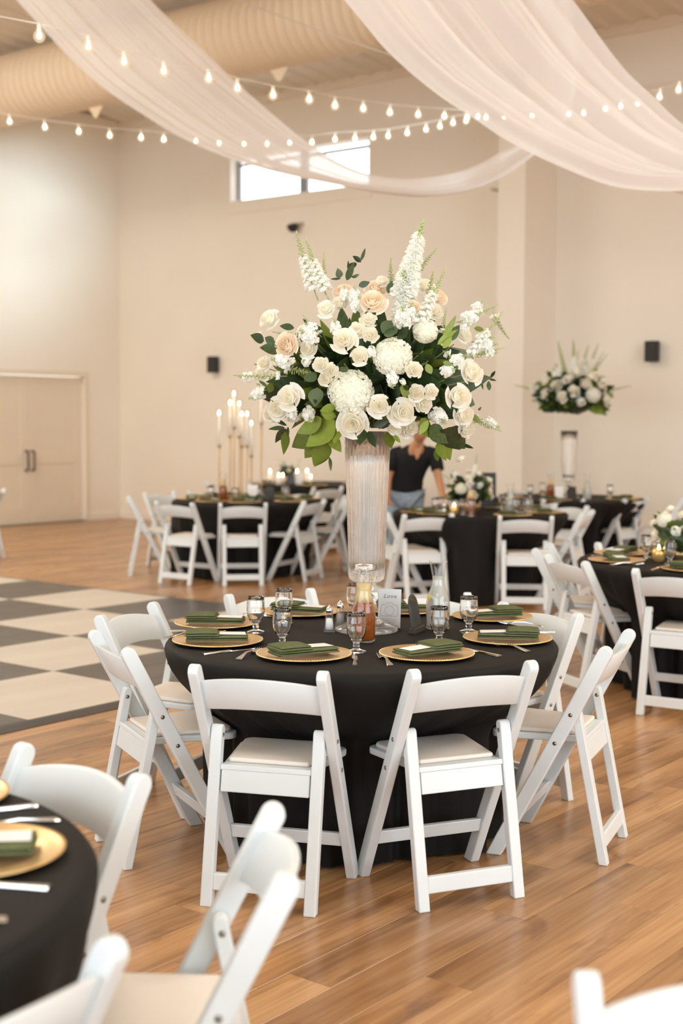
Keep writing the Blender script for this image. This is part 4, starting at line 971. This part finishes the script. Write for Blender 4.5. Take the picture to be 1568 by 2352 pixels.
# left rear table with tall candles
C2 = Vector((-.93, 13.48, 0)); g2 = 'chairs around the tall candle table'
w2 = ['chair side-on at the left of the candle table', 'left front chair of the candle table', 'centre front chair of the candle table', 'right front chair of the candle table', 'side-on right chair of the candle table', 'rear left chair of the candle table', 'rear centre chair of the candle table', 'rear right chair of the candle table']
ch2 = []
CF = lambda x, Y: Vector(((x-784)/F*Y, Y, 0))
def chair_at(pos, tgt, label, group, turn=0.0):
    f = (tgt-pos); f.z = 0; f.normalize(); f = Matrix.Rotation(turn, 3, 'Z') @ f; chair(pos, f, label, group); return (pos, f)
ch2.append(chair_at(CF(340, 13.4), C2, 'white folding chair side-on at the left of the candle table', g2, .1))
ch2.append(chair_px((366, 1339), (436, 1345), G_, C2, 'white folding chair, back to viewer, left front of the candle table', g2))
ch2.append(chair_px((514, 1346), (602, 1345), G_, C2, 'white folding chair, back to viewer, centre front of the candle table', g2))
ch2.append(chair_px((699, 1337), (743, 1327), G_, C2, 'white folding chair, back to viewer, right front of the candle table', g2))
ch2.append(chair_at(CF(756, 13.6), C2, 'white folding chair side-on at the right of the candle table', g2, .0))
ch2.append(chair_at(CF(395, 14.15), C2, 'white folding chair at the rear left of the candle table', g2))
ch2.append(chair_at(CF(490, 14.35), C2, 'white folding chair at the rear centre of the candle table', g2))
ch2.append(chair_at(CF(672, 14.3), C2, 'white folding chair at the rear right of the candle table', g2))
tset(C2, .76, ch2, 'round table under the black cloth with the tall candle stand', 'black cloth over the left rear table with tall candles', 5)
settings(C2, .76, ch2, 'the candle table', w2)
# candle stand: eight gold stems of different height, each with a taper in a glass chimney
cs = empty('candelabra', (C2.x-.0, C2.y-.05, TZ), label='gold stand of eight lit white tapers in glass chimneys on the left rear table', cat='candelabra')
new('base', lathe('base', [(0, 0), (.20, 0), (.205, .006), (.20, .014), (0, .016)], M_BRASS, 40), cs)
m_fl = lathe('flame', [(0, 0), (.005, .006), (.007, .014), (.004, .028), (0, .04)], M_FLAME, 10)
for (px, top, bot, yo) in ((503, 955, 1027, 0), (528, 931, 1005, .06), (537, 910, 985, .10), (549, 933, 1006, -.05), (555, 957, 1028, .05), (567, 957, 1027, -.08), (577, 978, 1050, .04), (600, 905, 975, .0)):
    Y = C2.y-.05+yo; T_ = aty(px, top, Y); Bt = aty(px, bot, Y); x = T_.x-C2.x; zb = Bt.z-TZ; zt = T_.z-TZ
    st = new('stem', tube('stem', [(x*.72, yo*.8, .015), (x, yo, .10), (x, yo, zb)], .0075, M_BRASS, 8), cs)
    cup = new('candle_cup', lathe('candle_cup', [(0, 0), (.012, 0), (.022, .01), (.024, .02), (.017, .022), (0, .02)], M_BRASS, 20), cs, (x, yo, zb-.002))
    cn = new('taper_candle', lathe('taper_candle', [(0, 0), (.0115, 0), (.0105, zt-zb-.02), (.006, zt-zb-.012), (0, zt-zb-.012)], M_CANDLE, 16), cs, (x, yo, zb+.02))
    new('flame', m_fl, cn, (0, 0, zt-zb-.010))
    h = zt-zb+.05
    new('glass_chimney', lathe('glass_chimney', [(.026, 0), (.027, 0), (.027, h), (.026, h)], M_THIN, 20), cs, (x, yo, zb+.021))
tea_jar(CF(512, 13.3), 'amber tea jar at the foot of the tall candle stand', 'tea jars')
def small_card(p, rz, label, h=.15, w=.10):
    t = empty('table_card', (p.x, p.y, TZ), rz, label=label, cat='card')
    new('card_sheet', prism('card_sheet', [(-w/2, 0), (w/2, 0), (w/2, h), (-w/2, h)], 'y', 0, .002, M_CARD), t, (0, 0, 0), (math.radians(-8), 0, 0))
def arch_sign(p, rz, label):
    t = empty('table_sign', (p.x, p.y, TZ), rz, label=label, cat='sign', group='black arched table signs')
    new('block', box('block', -.055, .055, -.014, .014, 0, .021, M_WOODDK, .0015), t)
    new('sign_plate', prism('sign_plate', arch, 'y', -.0015, .0015, M_ACRYL, .0004, 1), t, (0, .002, .0212), (math.radians(-10), 0, 0))
small_card(CF(578, 13.25), -.2, 'upright white card right of the candle stand', .16, .11)
arch_sign(CF(619, 13.25), .3, 'black arched sign right of the white card')
bouquet(Vector((C2.x+.05, C2.y-.27, TZ+.035)), .12, .06, 'low greenery at the foot of the candle stand', None, 0, 26, 0, 9, 'greenery')
# table behind, by the back wall
C3 = Vector((-.38, 16.9, 0)); g3 = 'chairs around the votive candle table'
ch3 = [chair_px((714, 1121), (793, 1118), E_, C3, 'white folding chair, back to viewer, before the votive candle table', g3),
       chair_at(Vector((-1.45, 16.6, 0)), C3, 'white folding chair at the left of the votive candle table', g3),
       chair_at(Vector((.62, 16.6, 0)), C3, 'white folding chair right of the votive candle table, behind the vase', g3),
       chair_at(Vector((-.95, 17.75, 0)), C3, 'white folding chair at the rear of the votive candle table', g3)]
tset(C3, .76, ch3, 'round table under the black cloth with votive candles by the wall', 'black cloth over the table with votive candles by the back wall', 6)
settings(C3, .76, ch3, 'the votive table', ['front chair of the votive table', 'left chair of the votive table', 'right chair of the votive table', 'rear chair of the votive table'], gob=False)
def votive(p, lab, s=1.0):
    t = empty('votive_candle', (p.x, p.y, TZ), label=lab, cat='candle', group='small lit votive candles')
    new('glass_cup', lathe('glass_cup', [(0, 0), (.028, 0), (.036, .02), (.038, .05), (.034, .075), (.032, .075), (.035, .05), (.033, .02), (0, .006)], mat('gold_votive_glass', (.85, .55, .2), .2, .6), 20), t)
    new('wax', lathe('wax', [(0, .008), (.028, .01), (.031, .06), (0, .06)], M_CANDLE, 16), t)
    new('flame', m_fl, t, (0, 0, .06))
def pillar(px, py, Y, lab):
    p = aty(px, py, Y); h = p.z-TZ
    t = empty('pillar_candle', (p.x, p.y, TZ), label=lab, cat='candle', group='lit candles on the votive table')
    new('wax', lathe('wax', [(0, 0), (.032, 0), (.032, h-.01), (0, h-.012)], M_CANDLE, 20), t)
    new('flame', m_fl, t, (0, 0, h-.012))
for k, (px, py, Y) in enumerate(((620, 1083, 16.8), (640, 1092, 16.6), (649, 1092, 16.75), (682, 1083, 16.9), (705, 1082, 16.8), (713, 1095, 16.6))):
    pillar(px, py, Y, '%s of six lit candles on the table by the back wall' % (['leftmost', 'second from left', 'third from left', 'third from right', 'second from right', 'rightmost'][k]))
bouquet(Vector(((662-784)/F*17.05, 17.05, TZ+.16)), .13, .11, 'small bunch of pale flowers among the candles by the wall', 'low flower centrepieces', 8, 14, 4, 12)
small_card(Vector(((684-784)/F*16.6, 16.6, 0)), 0, 'upright white card between the candles by the wall', .15, .10)
arch_sign(Vector(((668-784)/F*16.5, 16.5, 0)), .3, 'black arched sign among the candles by the wall')
# right middle table
C4 = Vector((1.22, 11.84, 0)); g4 = 'chairs around the table the woman leans over'
ch4 = [chair_px((929, 1184), (1038, 1182), E_, C4, 'white folding chair, back to viewer, front left of the leaning woman table', g4),
       chair_px((1150, 1187), (1265, 1188), E_, C4, 'white folding chair, back to viewer, front right of the leaning woman table', g4),
       chair_px((1327, 1184), (1372, 1170), E_, C4, 'white folding chair angled at the right of the leaning woman table', g4),
       chair_at(Vector((.50, 11.62, 0)), C4, 'white folding chair just right of the vase, at the leaning woman table', g4),
       chair_at(Vector((1.97, 12.36, 0)), C4, 'white folding chair facing us at the right rear of the leaning woman table', g4),
       chair_at(Vector((1.50, 12.74, 0)), C4, 'white folding chair facing us behind the leaning woman table', g4)]
tset(C4, .765, ch4, 'round table under the black cloth before the leaning woman', 'black cloth over the table the woman leans over', 7)
settings(C4, .765, ch4, 'the leaning woman table', ['front left chair by the woman', 'front right chair by the woman', 'right chair by the woman', 'left chair by the woman', 'right rear chair by the woman', 'rear chair by the woman'])
bouquet(Vector(((1078-784)/F*11.8, 11.8, TZ+.19)), .20, .17, 'low bunch of white roses in front of the standing woman', 'low flower centrepieces', 20, 44, 4, 21)
pbox = empty('flower_bowl', ((1078-784)/F*11.8, 11.8, TZ), label='low gold bowl under the roses by the woman', cat='bowl')
new('bowl', lathe('bowl', [(0, 0), (.06, 0), (.09, .03), (.10, .08), (.095, .08), (.085, .035), (0, .01)], M_BRASS, 28), pbox)
tea_jar(Vector(((1081-784)/F*11.4, 11.4, 0)), 'amber tea jar in front of the roses by the woman')
carafe(Vector(((1172-784)/F*11.65, 11.65, 0)), 'glass carafe right of the roses by the woman')
votive(Vector(((1043-784)/F*11.42, 11.42, 0)), 'gold votive candle left of the roses by the woman')
shaker(Vector(((1020-784)/F*11.4, 11.4, 0)), M_SALT, 'salt shaker on the table the woman leans over')
for px, Y in ((1000, 11.5), (1010, 11.65), (1082, 11.28), (1215, 11.5)):
    put('water_goblet', 'goblet', Vector(((px-784)/F*Y, Y, 0)), 0, 'footed goblet on the woman table, at %s' % {1000: 'far left', 1010: 'left by her hand', 1082: 'the front before the tea', 1215: 'the right of the carafe'}[px], 'glass', 'goblets on the leaning woman table')
t = empty('black_sign_board', ((1122-784)/F*12.25, 12.25, TZ), label='black rectangular board behind the roses by the woman', cat='sign'); new('board', box('board', -.07, .07, 0, .006, 0, .33, M_BLK, .002), t, (0, 0, 0), (-.1, 0, 0))
# far right table with the second tall vase
C5 = Vector((2.36, 14.05, 0)); g5 = 'chairs around the far tall vase table'
ch5 = [chair_px((1243, 1149), (1344, 1148), E_, C5, 'white folding chair, back to viewer, before the far tall vase table', g5),
       chair_px((1421, 1149), (1500, 1143), E_, C5, 'white folding chair, back to viewer, right front of the far vase table', g5),
       chair_at(Vector((3.30, 13.75, 0)), C5, 'white folding chair side-on at the right of the far vase table', g5),
       chair_at(Vector((1.35, 14.0, 0)), C5, 'white folding chair at the left of the far vase table', g5),
       chair_at(Vector((2.2, 15.1, 0)), C5, 'white folding chair behind the far vase table', g5)]
tset(C5, .80, ch5, 'round table under the black cloth with the far tall vase', 'black cloth over the far right table with a tall vase', 8)
settings(C5, .80, ch5, 'the far vase table', ['front chair of the far vase table', 'right front chair of the far vase table', 'right chair of the far vase table', 'left chair of the far vase table', 'rear chair of the far vase table'])
v5 = vase(Vector(((1305-784)/F*14.0, 14.0, 0)), 'tall fluted glass vase on the far right table, holding the smaller-looking flowers'); v5.scale = (1, 1, .92)
bouquet(Vector(((1312-784)/F*14.0, 14.0, aty(1312, 908, 14.0).z)), .36, .27, 'tall white flower arrangement on the far right table before the wall', 'tall white flower arrangements', 40, 190, 11, 31, 'floral_arrangement', True)
tea_jar(Vector(((1264-784)/F*13.8, 13.8, 0)), 'dark amber tea jar left of the far tall vase')
carafe(Vector(((1348-784)/F*13.7, 13.7, 0)), 'glass carafe right of the far tall vase')
arch_sign(Vector(((1314-784)/F*13.55, 13.55, 0)), .2, 'black arched sign in front of the far tall vase')
small_card(Vector(((1285-784)/F*13.6, 13.6, 0)), .1, 'pale card left of the far tall vase', .14, .09)
# right edge table
C6 = Vector((2.15, 7.74, 0)); g6 = 'chairs around the right edge table'
ch6 = [chair_px((1252, 1276), (1345, 1294), E_, C6, 'white folding chair with bowed back, front left of the right edge table', g6),
       chair_px((1225, 1264), (1262, 1249), E_, C6, 'white folding chair partly hidden behind another, left of the right edge table', g6),
       chair_at(Vector((1.83, 7.10, 0)), C6, 'white folding chair, back to viewer, cut by the right frame edge', g6, -.10),
       chair_at(Vector((1.90, 8.45, 0)), C6, 'white folding chair facing us behind the right edge table', g6)]
# pull the near chair so its left ear stands where the photograph shows it
tset(C6, .765, ch6, 'round table under the black cloth at the right frame edge', 'black cloth over the table at the right frame edge', 9)
settings(C6, .765, ch6, 'the right edge table', ['front left chair of the right edge table', 'hidden left chair of the right edge table', 'front chair of the right edge table', 'rear chair of the right edge table'], gob=False, cut=True)
for px, py, lab in ((1484, 1282, 'left one'), (1509, 1276, 'middle one'), (1538, 1297, 'front one')):
    put('water_goblet', 'goblet', onz(px, py, TZ), 0, 'footed water goblet on the right edge table, '+lab, 'glass', 'goblets on the right edge table')
bouquet(Vector((1.96, 7.72, TZ+.16)), .17, .15, 'low white rose centrepiece cut by the right frame edge', 'low flower centrepieces', 18, 34, 3, 41)
pbox = empty('flower_bowl', (1.96, 7.72, TZ), label='low gold bowl under the roses at the right frame edge', cat='bowl')
new('bowl', lathe('bowl', [(0, 0), (.05, 0), (.07, .03), (.08, .06), (.075, .06), (.065, .03), (0, .01)], M_BRASS, 28), pbox)
votive(onz(1512, 1290, TZ), 'gold votive candle on the right edge table')
# foreground left table
C7 = Vector((-1.19, 2.28, 0)); g7 = 'chairs around the lower left table'
ch7 = [chair_px((62, 1716), (322, 1786), E_, C7, 'blurred white folding chair facing us beyond the lower left table', g7),
       chair_px((636, 1860), (664, 2012), E_, C7, 'blurred white folding chair side-on right of the lower left table', g7)]
e7 = onz(262, 2172, E_); f7 = Vector((-.82, .57, 0)).normalized(); sd = Vector((f7.y, -f7.x, 0)); 
if sd.x > 0: pass
p7 = e7 - Vector((-f7.y, f7.x, 0))*(-.2105) + f7*.197
chair(p7, f7, 'blurred white folding chair back cut by the bottom left corner', g7); ch7.append((p7, f7))
tset(C7, .752, ch7, 'round table under the black cloth at the lower left corner', 'black cloth over the table at the lower left corner', 10)
place_plate(onz(-56, 1950, TZ+.013), .12, 'at the lower left table, nearest its right edge', 'the lower left table')
place_plate(onz(-160, 1822, TZ+.013), .6, 'at the left frame edge, on the lower left table', 'the lower left table')
cut_px('knife', (84, 1852), (-60, 1868), 'blurred silver knife beyond the near plate, lower left', grp='cutlery on the lower left table')
cut_px('fork', (134, 1884), (20, 1900), 'blurred silver fork behind the near plate, lower left', grp='cutlery on the lower left table')
cut_px('knife', (112, 2042), (-60, 2032), 'blurred silver knife before the near plate, lower left', grp='cutlery on the lower left table')
cut_px('fork', (16, 2114), (-120, 2126), 'blurred silver fork end at the left frame edge', grp='cutlery on the lower left table')
# chair at the bottom right corner, chair at the far left edge
e8 = onz(1352, 2240, E_)
chair(Vector((e8.x+.2105, e8.y-.197, 0)), Vector((0.03, -1, 0)).normalized(), 'blurred white folding chair back at the bottom right corner', None)
chair(Vector((-3.965, 14.75, 0)), Vector((-1, .15, 0)).normalized(), 'white folding chair just showing at the left frame edge by the door', None)

# ------------------------------------------------------------------ string lights
m_sock = lathe('socket', [(0, .0), (.012, .0), (.013, .004), (.013, .03), (.008, .036), (0, .036)], mat('white_socket', (.8, .76, .7), .5), 12)
BS_ = 1.3
m_blb = lathe('bulb', [(0, -.054), (.012, -.0515), (.0215, -.043), (.0265, -.030), (.0262, -.022), (.022, -.010), (.015, -.002), (.0115, .004), (0, .004)], M_BULB, 18)
m_filam = lathe('filament', [(0, -.036), (.007, -.033), (.010, -.026), (.008, -.018), (.004, -.008), (0, -.006)], M_FIL, 10)
WCAB = mat('white_cable', (.8, .74, .66), .5)
def string(bulbs, d0, d1, label, pre=(), post=()):
    n = len(bulbs); t = empty('string_light', (0, 0, 0), label=label, cat='string light', group='warm bulb strings under the ceiling')
    pts = []; X0, X1 = bulbs[0][0], bulbs[-1][0]
    P = []
    for (x, y) in bulbs:
        u = (x-X0)/(X1-X0); Y = 1/((1-u)/d0+u/d1); c_ = aty(x, y, Y); P.append(c_)
    base = P[n//2].copy(); t.location = base
    for c_ in P:
        new('bulb', m_blb, t, c_-base+Vector((0, 0, .030)), None, 1.3)
    for c_ in P:
        new('socket', m_sock, t, c_-base+Vector((0, 0, .031)))
        new('filament', m_filam, t, c_-base+Vector((0, 0, .030)), None, 1.3)
    cab = [aty(x, y, Y)-base for x, y, Y in pre]+[c_-base+Vector((0, 0, .068)) for c_ in P]+[aty(x, y, Y)-base for x, y, Y in post]
    new('cable', tube('cable', cab, .0035, WCAB, 6), t)
sA = [(90, 82), (203, 107), (285, 142), (376, 163), (479, 180), (545, 202), (627, 218), (710, 228), (769, 242), (834, 249), (895, 258), (960, 263), (1020, 267), (1072, 270), (1116, 270)]
sB = [(22, 279), (103, 292), (181, 302), (252, 311), (324, 316), (376, 320), (450, 323), (503, 329), (560, 331), (613, 331), (665, 328), (716, 327), (769, 320), (815, 318), (857, 315), (891, 312), (935, 305), (978, 297), (1010, 290), (1040, 282), (1070, 277), (1097, 268)]
sC = [(1158, 268), (1222, 264), (1254, 265), (1306, 262), (1340, 260), (1390, 250), (1425, 244), (1464, 238), (1514, 222), (1558, 206), (1600, 190), (1650, 168)]
string(sA, 8.0, 13.5, 'upper string of warm globe bulbs crossing in front of the left drape', [(-120, 10, 8.0), (0, 38, 8.0)], [(1135, 255, 13.9)])
string(sB, 13.2, 14.2, 'lower string of warm globe bulbs behind the left drape and window', [(-150, 235, 13.2)], [(1135, 255, 13.9)])
string(sC, 13.6, 11.5, 'string of warm globe bulbs glowing behind the right drape', [(1135, 255, 13.9)], [(1800, 90, 11)])

# ------------------------------------------------------------------ ceiling drapes
def lerp_path(pts, u):
    n = len(pts)-1; s = u*n; i = min(int(s), n-1); t = s-i
    p = [Vector(pts[max(0, min(n, i+k))]) for k in (-1, 0, 1, 2)]
    return .5*((2*p[1])+(-p[0]+p[2])*t+(2*p[0]-5*p[1]+4*p[2]-p[3])*t*t+(-p[0]+3*p[1]-3*p[2]+p[3])*t*t*t)
def drape(low, up, seed, label, amp, nf):
    """low/up: matching edge stations (px, py, depth) of a hanging fabric run"""
    rnd = random.Random(seed); U, V = 150, 110; vs, fs = [], []
    lo3 = [aty(*p) for p in low]; up3 = [aty(*p) for p in up]; c0 = lo3[len(lo3)//2].copy()
    ph = [rnd.random()*6.28 for _ in range(8)]
    for i in range(U+1):
        u = i/U; a = lerp_path(lo3, u); b_ = lerp_path(up3, u)
        a2 = lerp_path(lo3, min(1, u+.01)); a1 = lerp_path(lo3, max(0, u-.01)); t = (a2-a1).normalized(); cr = (b_-a); n = t.cross(cr).normalized(); wd = cr.length
        for j in range(V+1):
            v = j/V; k = min(1, wd/.6)
            w = v+.012*math.sin(2*PI*3*v+ph[0]+u*2)
            f = .40*math.sin(2*PI*nf*w+ph[1]+1.2*u)+.30*math.sin(2*PI*nf*1.7*w+ph[2]-2.0*u)+.20*math.sin(2*PI*nf*2.9*w+ph[3]+2*u)+.5*math.sin(2*PI*nf*.45*w+ph[4])
            belly = -.10*math.sin(PI*v)*k
            vs.append(a+cr*v+n*(amp*f*k+belly)-c0)
    for i in range(U):
        for j in range(V): q = i*(V+1)+j; fs.append((q, q+V+1, q+V+2, q+1))
    return tag(new('fabric_drape', me('fabric_drape', vs, fs, M_DRAPE, True), None, c0), label, 'drape', 'white swagged ceiling drapes')
Z1 = 12.0
low1 = [(-165, -230, Z1), (40, 0, Z1), (200, 168, Z1), (330, 262, Z1), (450, 330, Z1), (600, 385, Z1), (784, 424, Z1), (900, 440, Z1), (1000, 446, Z1), (1100, 428, Z1), (1180, 388, 11.9), (1255, 326, 11.8), (1310, 245, 11.7), (1322, 120, 11.5), (1296, -40, 11.4), (1250, -215, 11.3)]
up1 = [(150, -230, Z1+.35), (355, 0, Z1+.35), (470, 110, Z1+.35), (560, 195, Z1+.35), (660, 280, Z1+.35), (720, 326, Z1+.35), (800, 378, Z1+.3), (880, 402, Z1+.3), (960, 405, Z1+.3), (1060, 388, Z1+.3), (1140, 352, 12.1), (1212, 312, 12.0), (1250, 225, 11.9), (1240, 100, 11.7), (1196, -40, 11.6), (1140, -215, 11.5)]
drape(low1, up1, 2, 'sheer white drape swagged from upper left to the column, farther one', .06, 4)
Z2 = 8.8
low2 = [(206, -730, Z2), (560, -310, Z2), (820, 0, Z2), (900, 95, Z2), (1000, 182, Z2), (1090, 243, Z2), (1181, 303, Z2), (1303, 362, Z2), (1395, 400, Z2), (1486, 414, Z2), (1580, 413, Z2), (1720, 380, Z2), (1900, 260, Z2), (2200, -100, Z2), (2600, -730, Z2)]
up2 = [(770, -730, Z2+.5), (1080, -310, Z2+.5), (1317, 0, Z2+.5), (1385, 92, Z2+.5), (1440, 160, Z2+.5), (1500, 215, Z2+.5), (1568, 277, Z2+.5), (1650, 325, Z2+.5), (1720, 345, Z2+.4), (1790, 350, Z2+.4), (1850, 330, Z2+.4), (1950, 270, Z2+.4), (2080, 160, Z2+.4), (2300, -130, Z2+.4), (2650, -730, Z2+.4)]
drape(low2, up2, 5, 'wide sheer white drape hanging across the upper right, nearer one', .085, 5)

# ------------------------------------------------------------------ person leaning over the table
def skin_body(name, joints, edges, mt, parent, sub=2, root=0):
    d = bpy.data.meshes.new(name); d.from_pydata([j[0] for j in joints], edges, []); d.update()
    o = new(name, d, parent); sk = o.modifiers.new('s', 'SKIN'); sk.use_smooth_shade = True
    lay = d.skin_vertices[0].data
    for i, j in enumerate(joints):
        r = j[1]; lay[i].radius = (r, r) if isinstance(r, (int, float)) else r
        lay[i].use_root = (i == root)
    sb = o.modifiers.new('u', 'SUBSURF'); sb.levels = sub; sb.render_levels = sub
    d.materials.append(mt); return o
PX, PY = .69, 12.86
per = empty('person', (PX, PY, 0), label='woman in a black V-neck T-shirt and light jeans leaning over a table', cat='person')
# body: pelvis, waist, chest, neck, head base; arms; legs (local coordinates, facing -y towards the camera)
J = [((-.08, .10, .90), (.12, .09)), ((-.05, .03, 1.04), (.09, .07)), ((-.0, -.10, 1.20), (.11, .075)), ((.02, -.20, 1.31), (.06, .06)), ((.04, -.27, 1.38), (.052, .052)),
     ((.17, -.10, 1.25), .055), ((.22, -.20, 1.02), .042), ((.25, -.42, .83), .030), ((.26, -.47, .795), .026),
     ((-.17, -.08, 1.25), .055), ((-.25, -.05, 1.0), .042), ((-.26, -.22, .80), .030), ((-.26, -.28, .78), .026),
     ((-.17, .10, .82), (.095, .10)), ((-.17, .06, .46), .065), ((-.17, .14, .09), .045), ((-.17, .04, .04), .04),
     ((.01, .10, .82), (.095, .10)), ((.02, .06, .46), .065), ((.02, .14, .09), .045), ((.02, .04, .04), .04)]
Eg = [(0, 1), (1, 2), (2, 3), (3, 4), (2, 5), (5, 6), (6, 7), (7, 8), (2, 9), (9, 10), (10, 11), (11, 12), (0, 13), (13, 14), (14, 15), (15, 16), (0, 17), (17, 18), (18, 19), (19, 20)]
skin_body('body', J, Eg, M_SKIN, per)
def loft(rings, n=28):
    vs, fs = [], []
    for c_, rx_, ry_ in rings:
        for k in range(n): a = 2*PI*k/n; vs.append((c_[0]+rx_*math.cos(a), c_[1]+ry_*math.sin(a), c_[2]))
    for i in range(len(rings)-1):
        for k in range(n): fs.append((i*n+k, i*n+(k+1) % n, (i+1)*n+(k+1) % n, (i+1)*n+k))
    fs.append(tuple(range(n))[::-1]); fs.append(tuple((len(rings)-1)*n+k for k in range(n)))
    return me('l', vs, fs, None, True)
tor = loft([((-.08, .10, .84), .175, .135), ((-.08, .09, .90), .172, .135), ((-.065, .05, .98), .160, .125), ((-.04, .0, 1.06), .162, .125), ((-.01, -.06, 1.15), .180, .132), ((.0, -.09, 1.21), .192, .125), ((.0, -.105, 1.255), .185, .105), ((.01, -.12, 1.29), .13, .085), ((.015, -.14, 1.32), .075, .065)])
new('tshirt', join_data('tshirt', [(tor, Matrix.Identity(4), 0), (tube('s', [(.12, -.09, 1.25), (.18, -.11, 1.235), (.20, -.15, 1.16), (.215, -.185, 1.08)], [.06, .068, .066, .062], None, 18), Matrix.Identity(4), 0),
    (tube('s', [(-.12, -.09, 1.25), (-.18, -.08, 1.235), (-.215, -.07, 1.16), (-.235, -.06, 1.08)], [.06, .068, .066, .062], None, 18), Matrix.Identity(4), 0)], [M_SHIRT]), per)
neckv = prism('neckline', [(-.035, 1.335), (.085, 1.335), (.03, 1.20), (.01, 1.185)], 'y', -.262, -.215, M_SKIN, .012)
new('neckline', neckv, per, (0, .015, -.01))
skin_body('jeans', [((-.08, .10, .88), (.165, .135)), ((-.17, .09, .80), (.108, .112)), ((-.17, .06, .46), .078), ((-.17, .13, .13), .06), ((.01, .09, .80), (.108, .112)), ((.02, .06, .46), .078), ((.02, .13, .13), .06)],
          [(0, 1), (1, 2), (2, 3), (0, 4), (4, 5), (5, 6)], M_JEAN, per)
for s in (-.17, .02): new('shoe', lathe('shoe', [(0, 0), (.045, .0), (.05, .02), (.045, .06), (.03, .075), (0, .08)], M_BLK, 16), per, (s, .06, 0), None, (1, 2.2, 1))
hd = new('head', lathe('head', [(0, -.115), (.03, -.110), (.052, -.085), (.066, -.045), (.073, 0), (.074, .04), (.064, .08), (.04, .108), (0, .118)], M_SKIN, 24), per, (.045, -.31, 1.45), (math.radians(28), math.radians(8), math.radians(10)), (1, 1.15, 1))
new('nose', lathe('nose', [(0, -.018), (.011, -.014), (.008, .01), (0, .026)], M_SKIN, 10), hd, (0, -.073, -.01))
for s in (-.028, .028): new('eye', ball, hd, (s, -.064, .012), None, .009, None); 
for s in (-1, 1): new('ear', lathe('ear', [(0, -.03), (.012, -.015), (.014, .01), (0, .03)], M_SKIN, 10), hd, (s*.073, .005, 0), None, (.5, 1, 1))
new('mouth', box('mouth', -.022, .022, -.0680, -.060, -.052, -.044, mat('lips', (.45, .14, .11), .5), .003), hd)
bmh = bmesh.new(); bmesh.ops.create_uvsphere(bmh, u_segments=24, v_segments=16, radius=.085)
for v in bmh.verts:
    if v.co.y < -.03 and v.co.z < .045: v.co *= .80
    v.co.y *= 1.18
new('hair', bm_out(bmh, 'hair', M_HAIR, True), hd, (0, .014, .028))
new('hair_bun', lathe('hair_bun', [(0, -.04), (.03, -.03), (.04, 0), (.03, .03), (0, .04)], M_HAIR, 16), hd, (0, .10, .07))
for s, w_ in ((1, Vector((.26, -.47, .795))), (-1, Vector((-.26, -.28, .78)))):
    hj = [((0, 0, 0), .022), ((0, -.045, -.006), .024)]; he = [(0, 1)]
    for k, (dx, ln) in enumerate(((-.026, .058), (-.009, .068), (.009, .064), (.025, .050))):
        b0 = len(hj); hj += [((dx, -.075, -.006), .0085), ((dx*1.15, -.075-ln*.55, -.010), .0075), ((dx*1.2, -.075-ln, -.020), .006)]; he += [(1, b0), (b0, b0+1), (b0+1, b0+2)]
    b0 = len(hj); hj += [((-s*.038, -.035, -.008), .009), ((-s*.055, -.065, -.016), .0075)]; he += [(0, b0), (b0, b0+1)]
    h = skin_body('hand', hj, he, M_SKIN, per, 1); h.location = w_
ballm = ball; ballm.materials.append(M_HAIR)
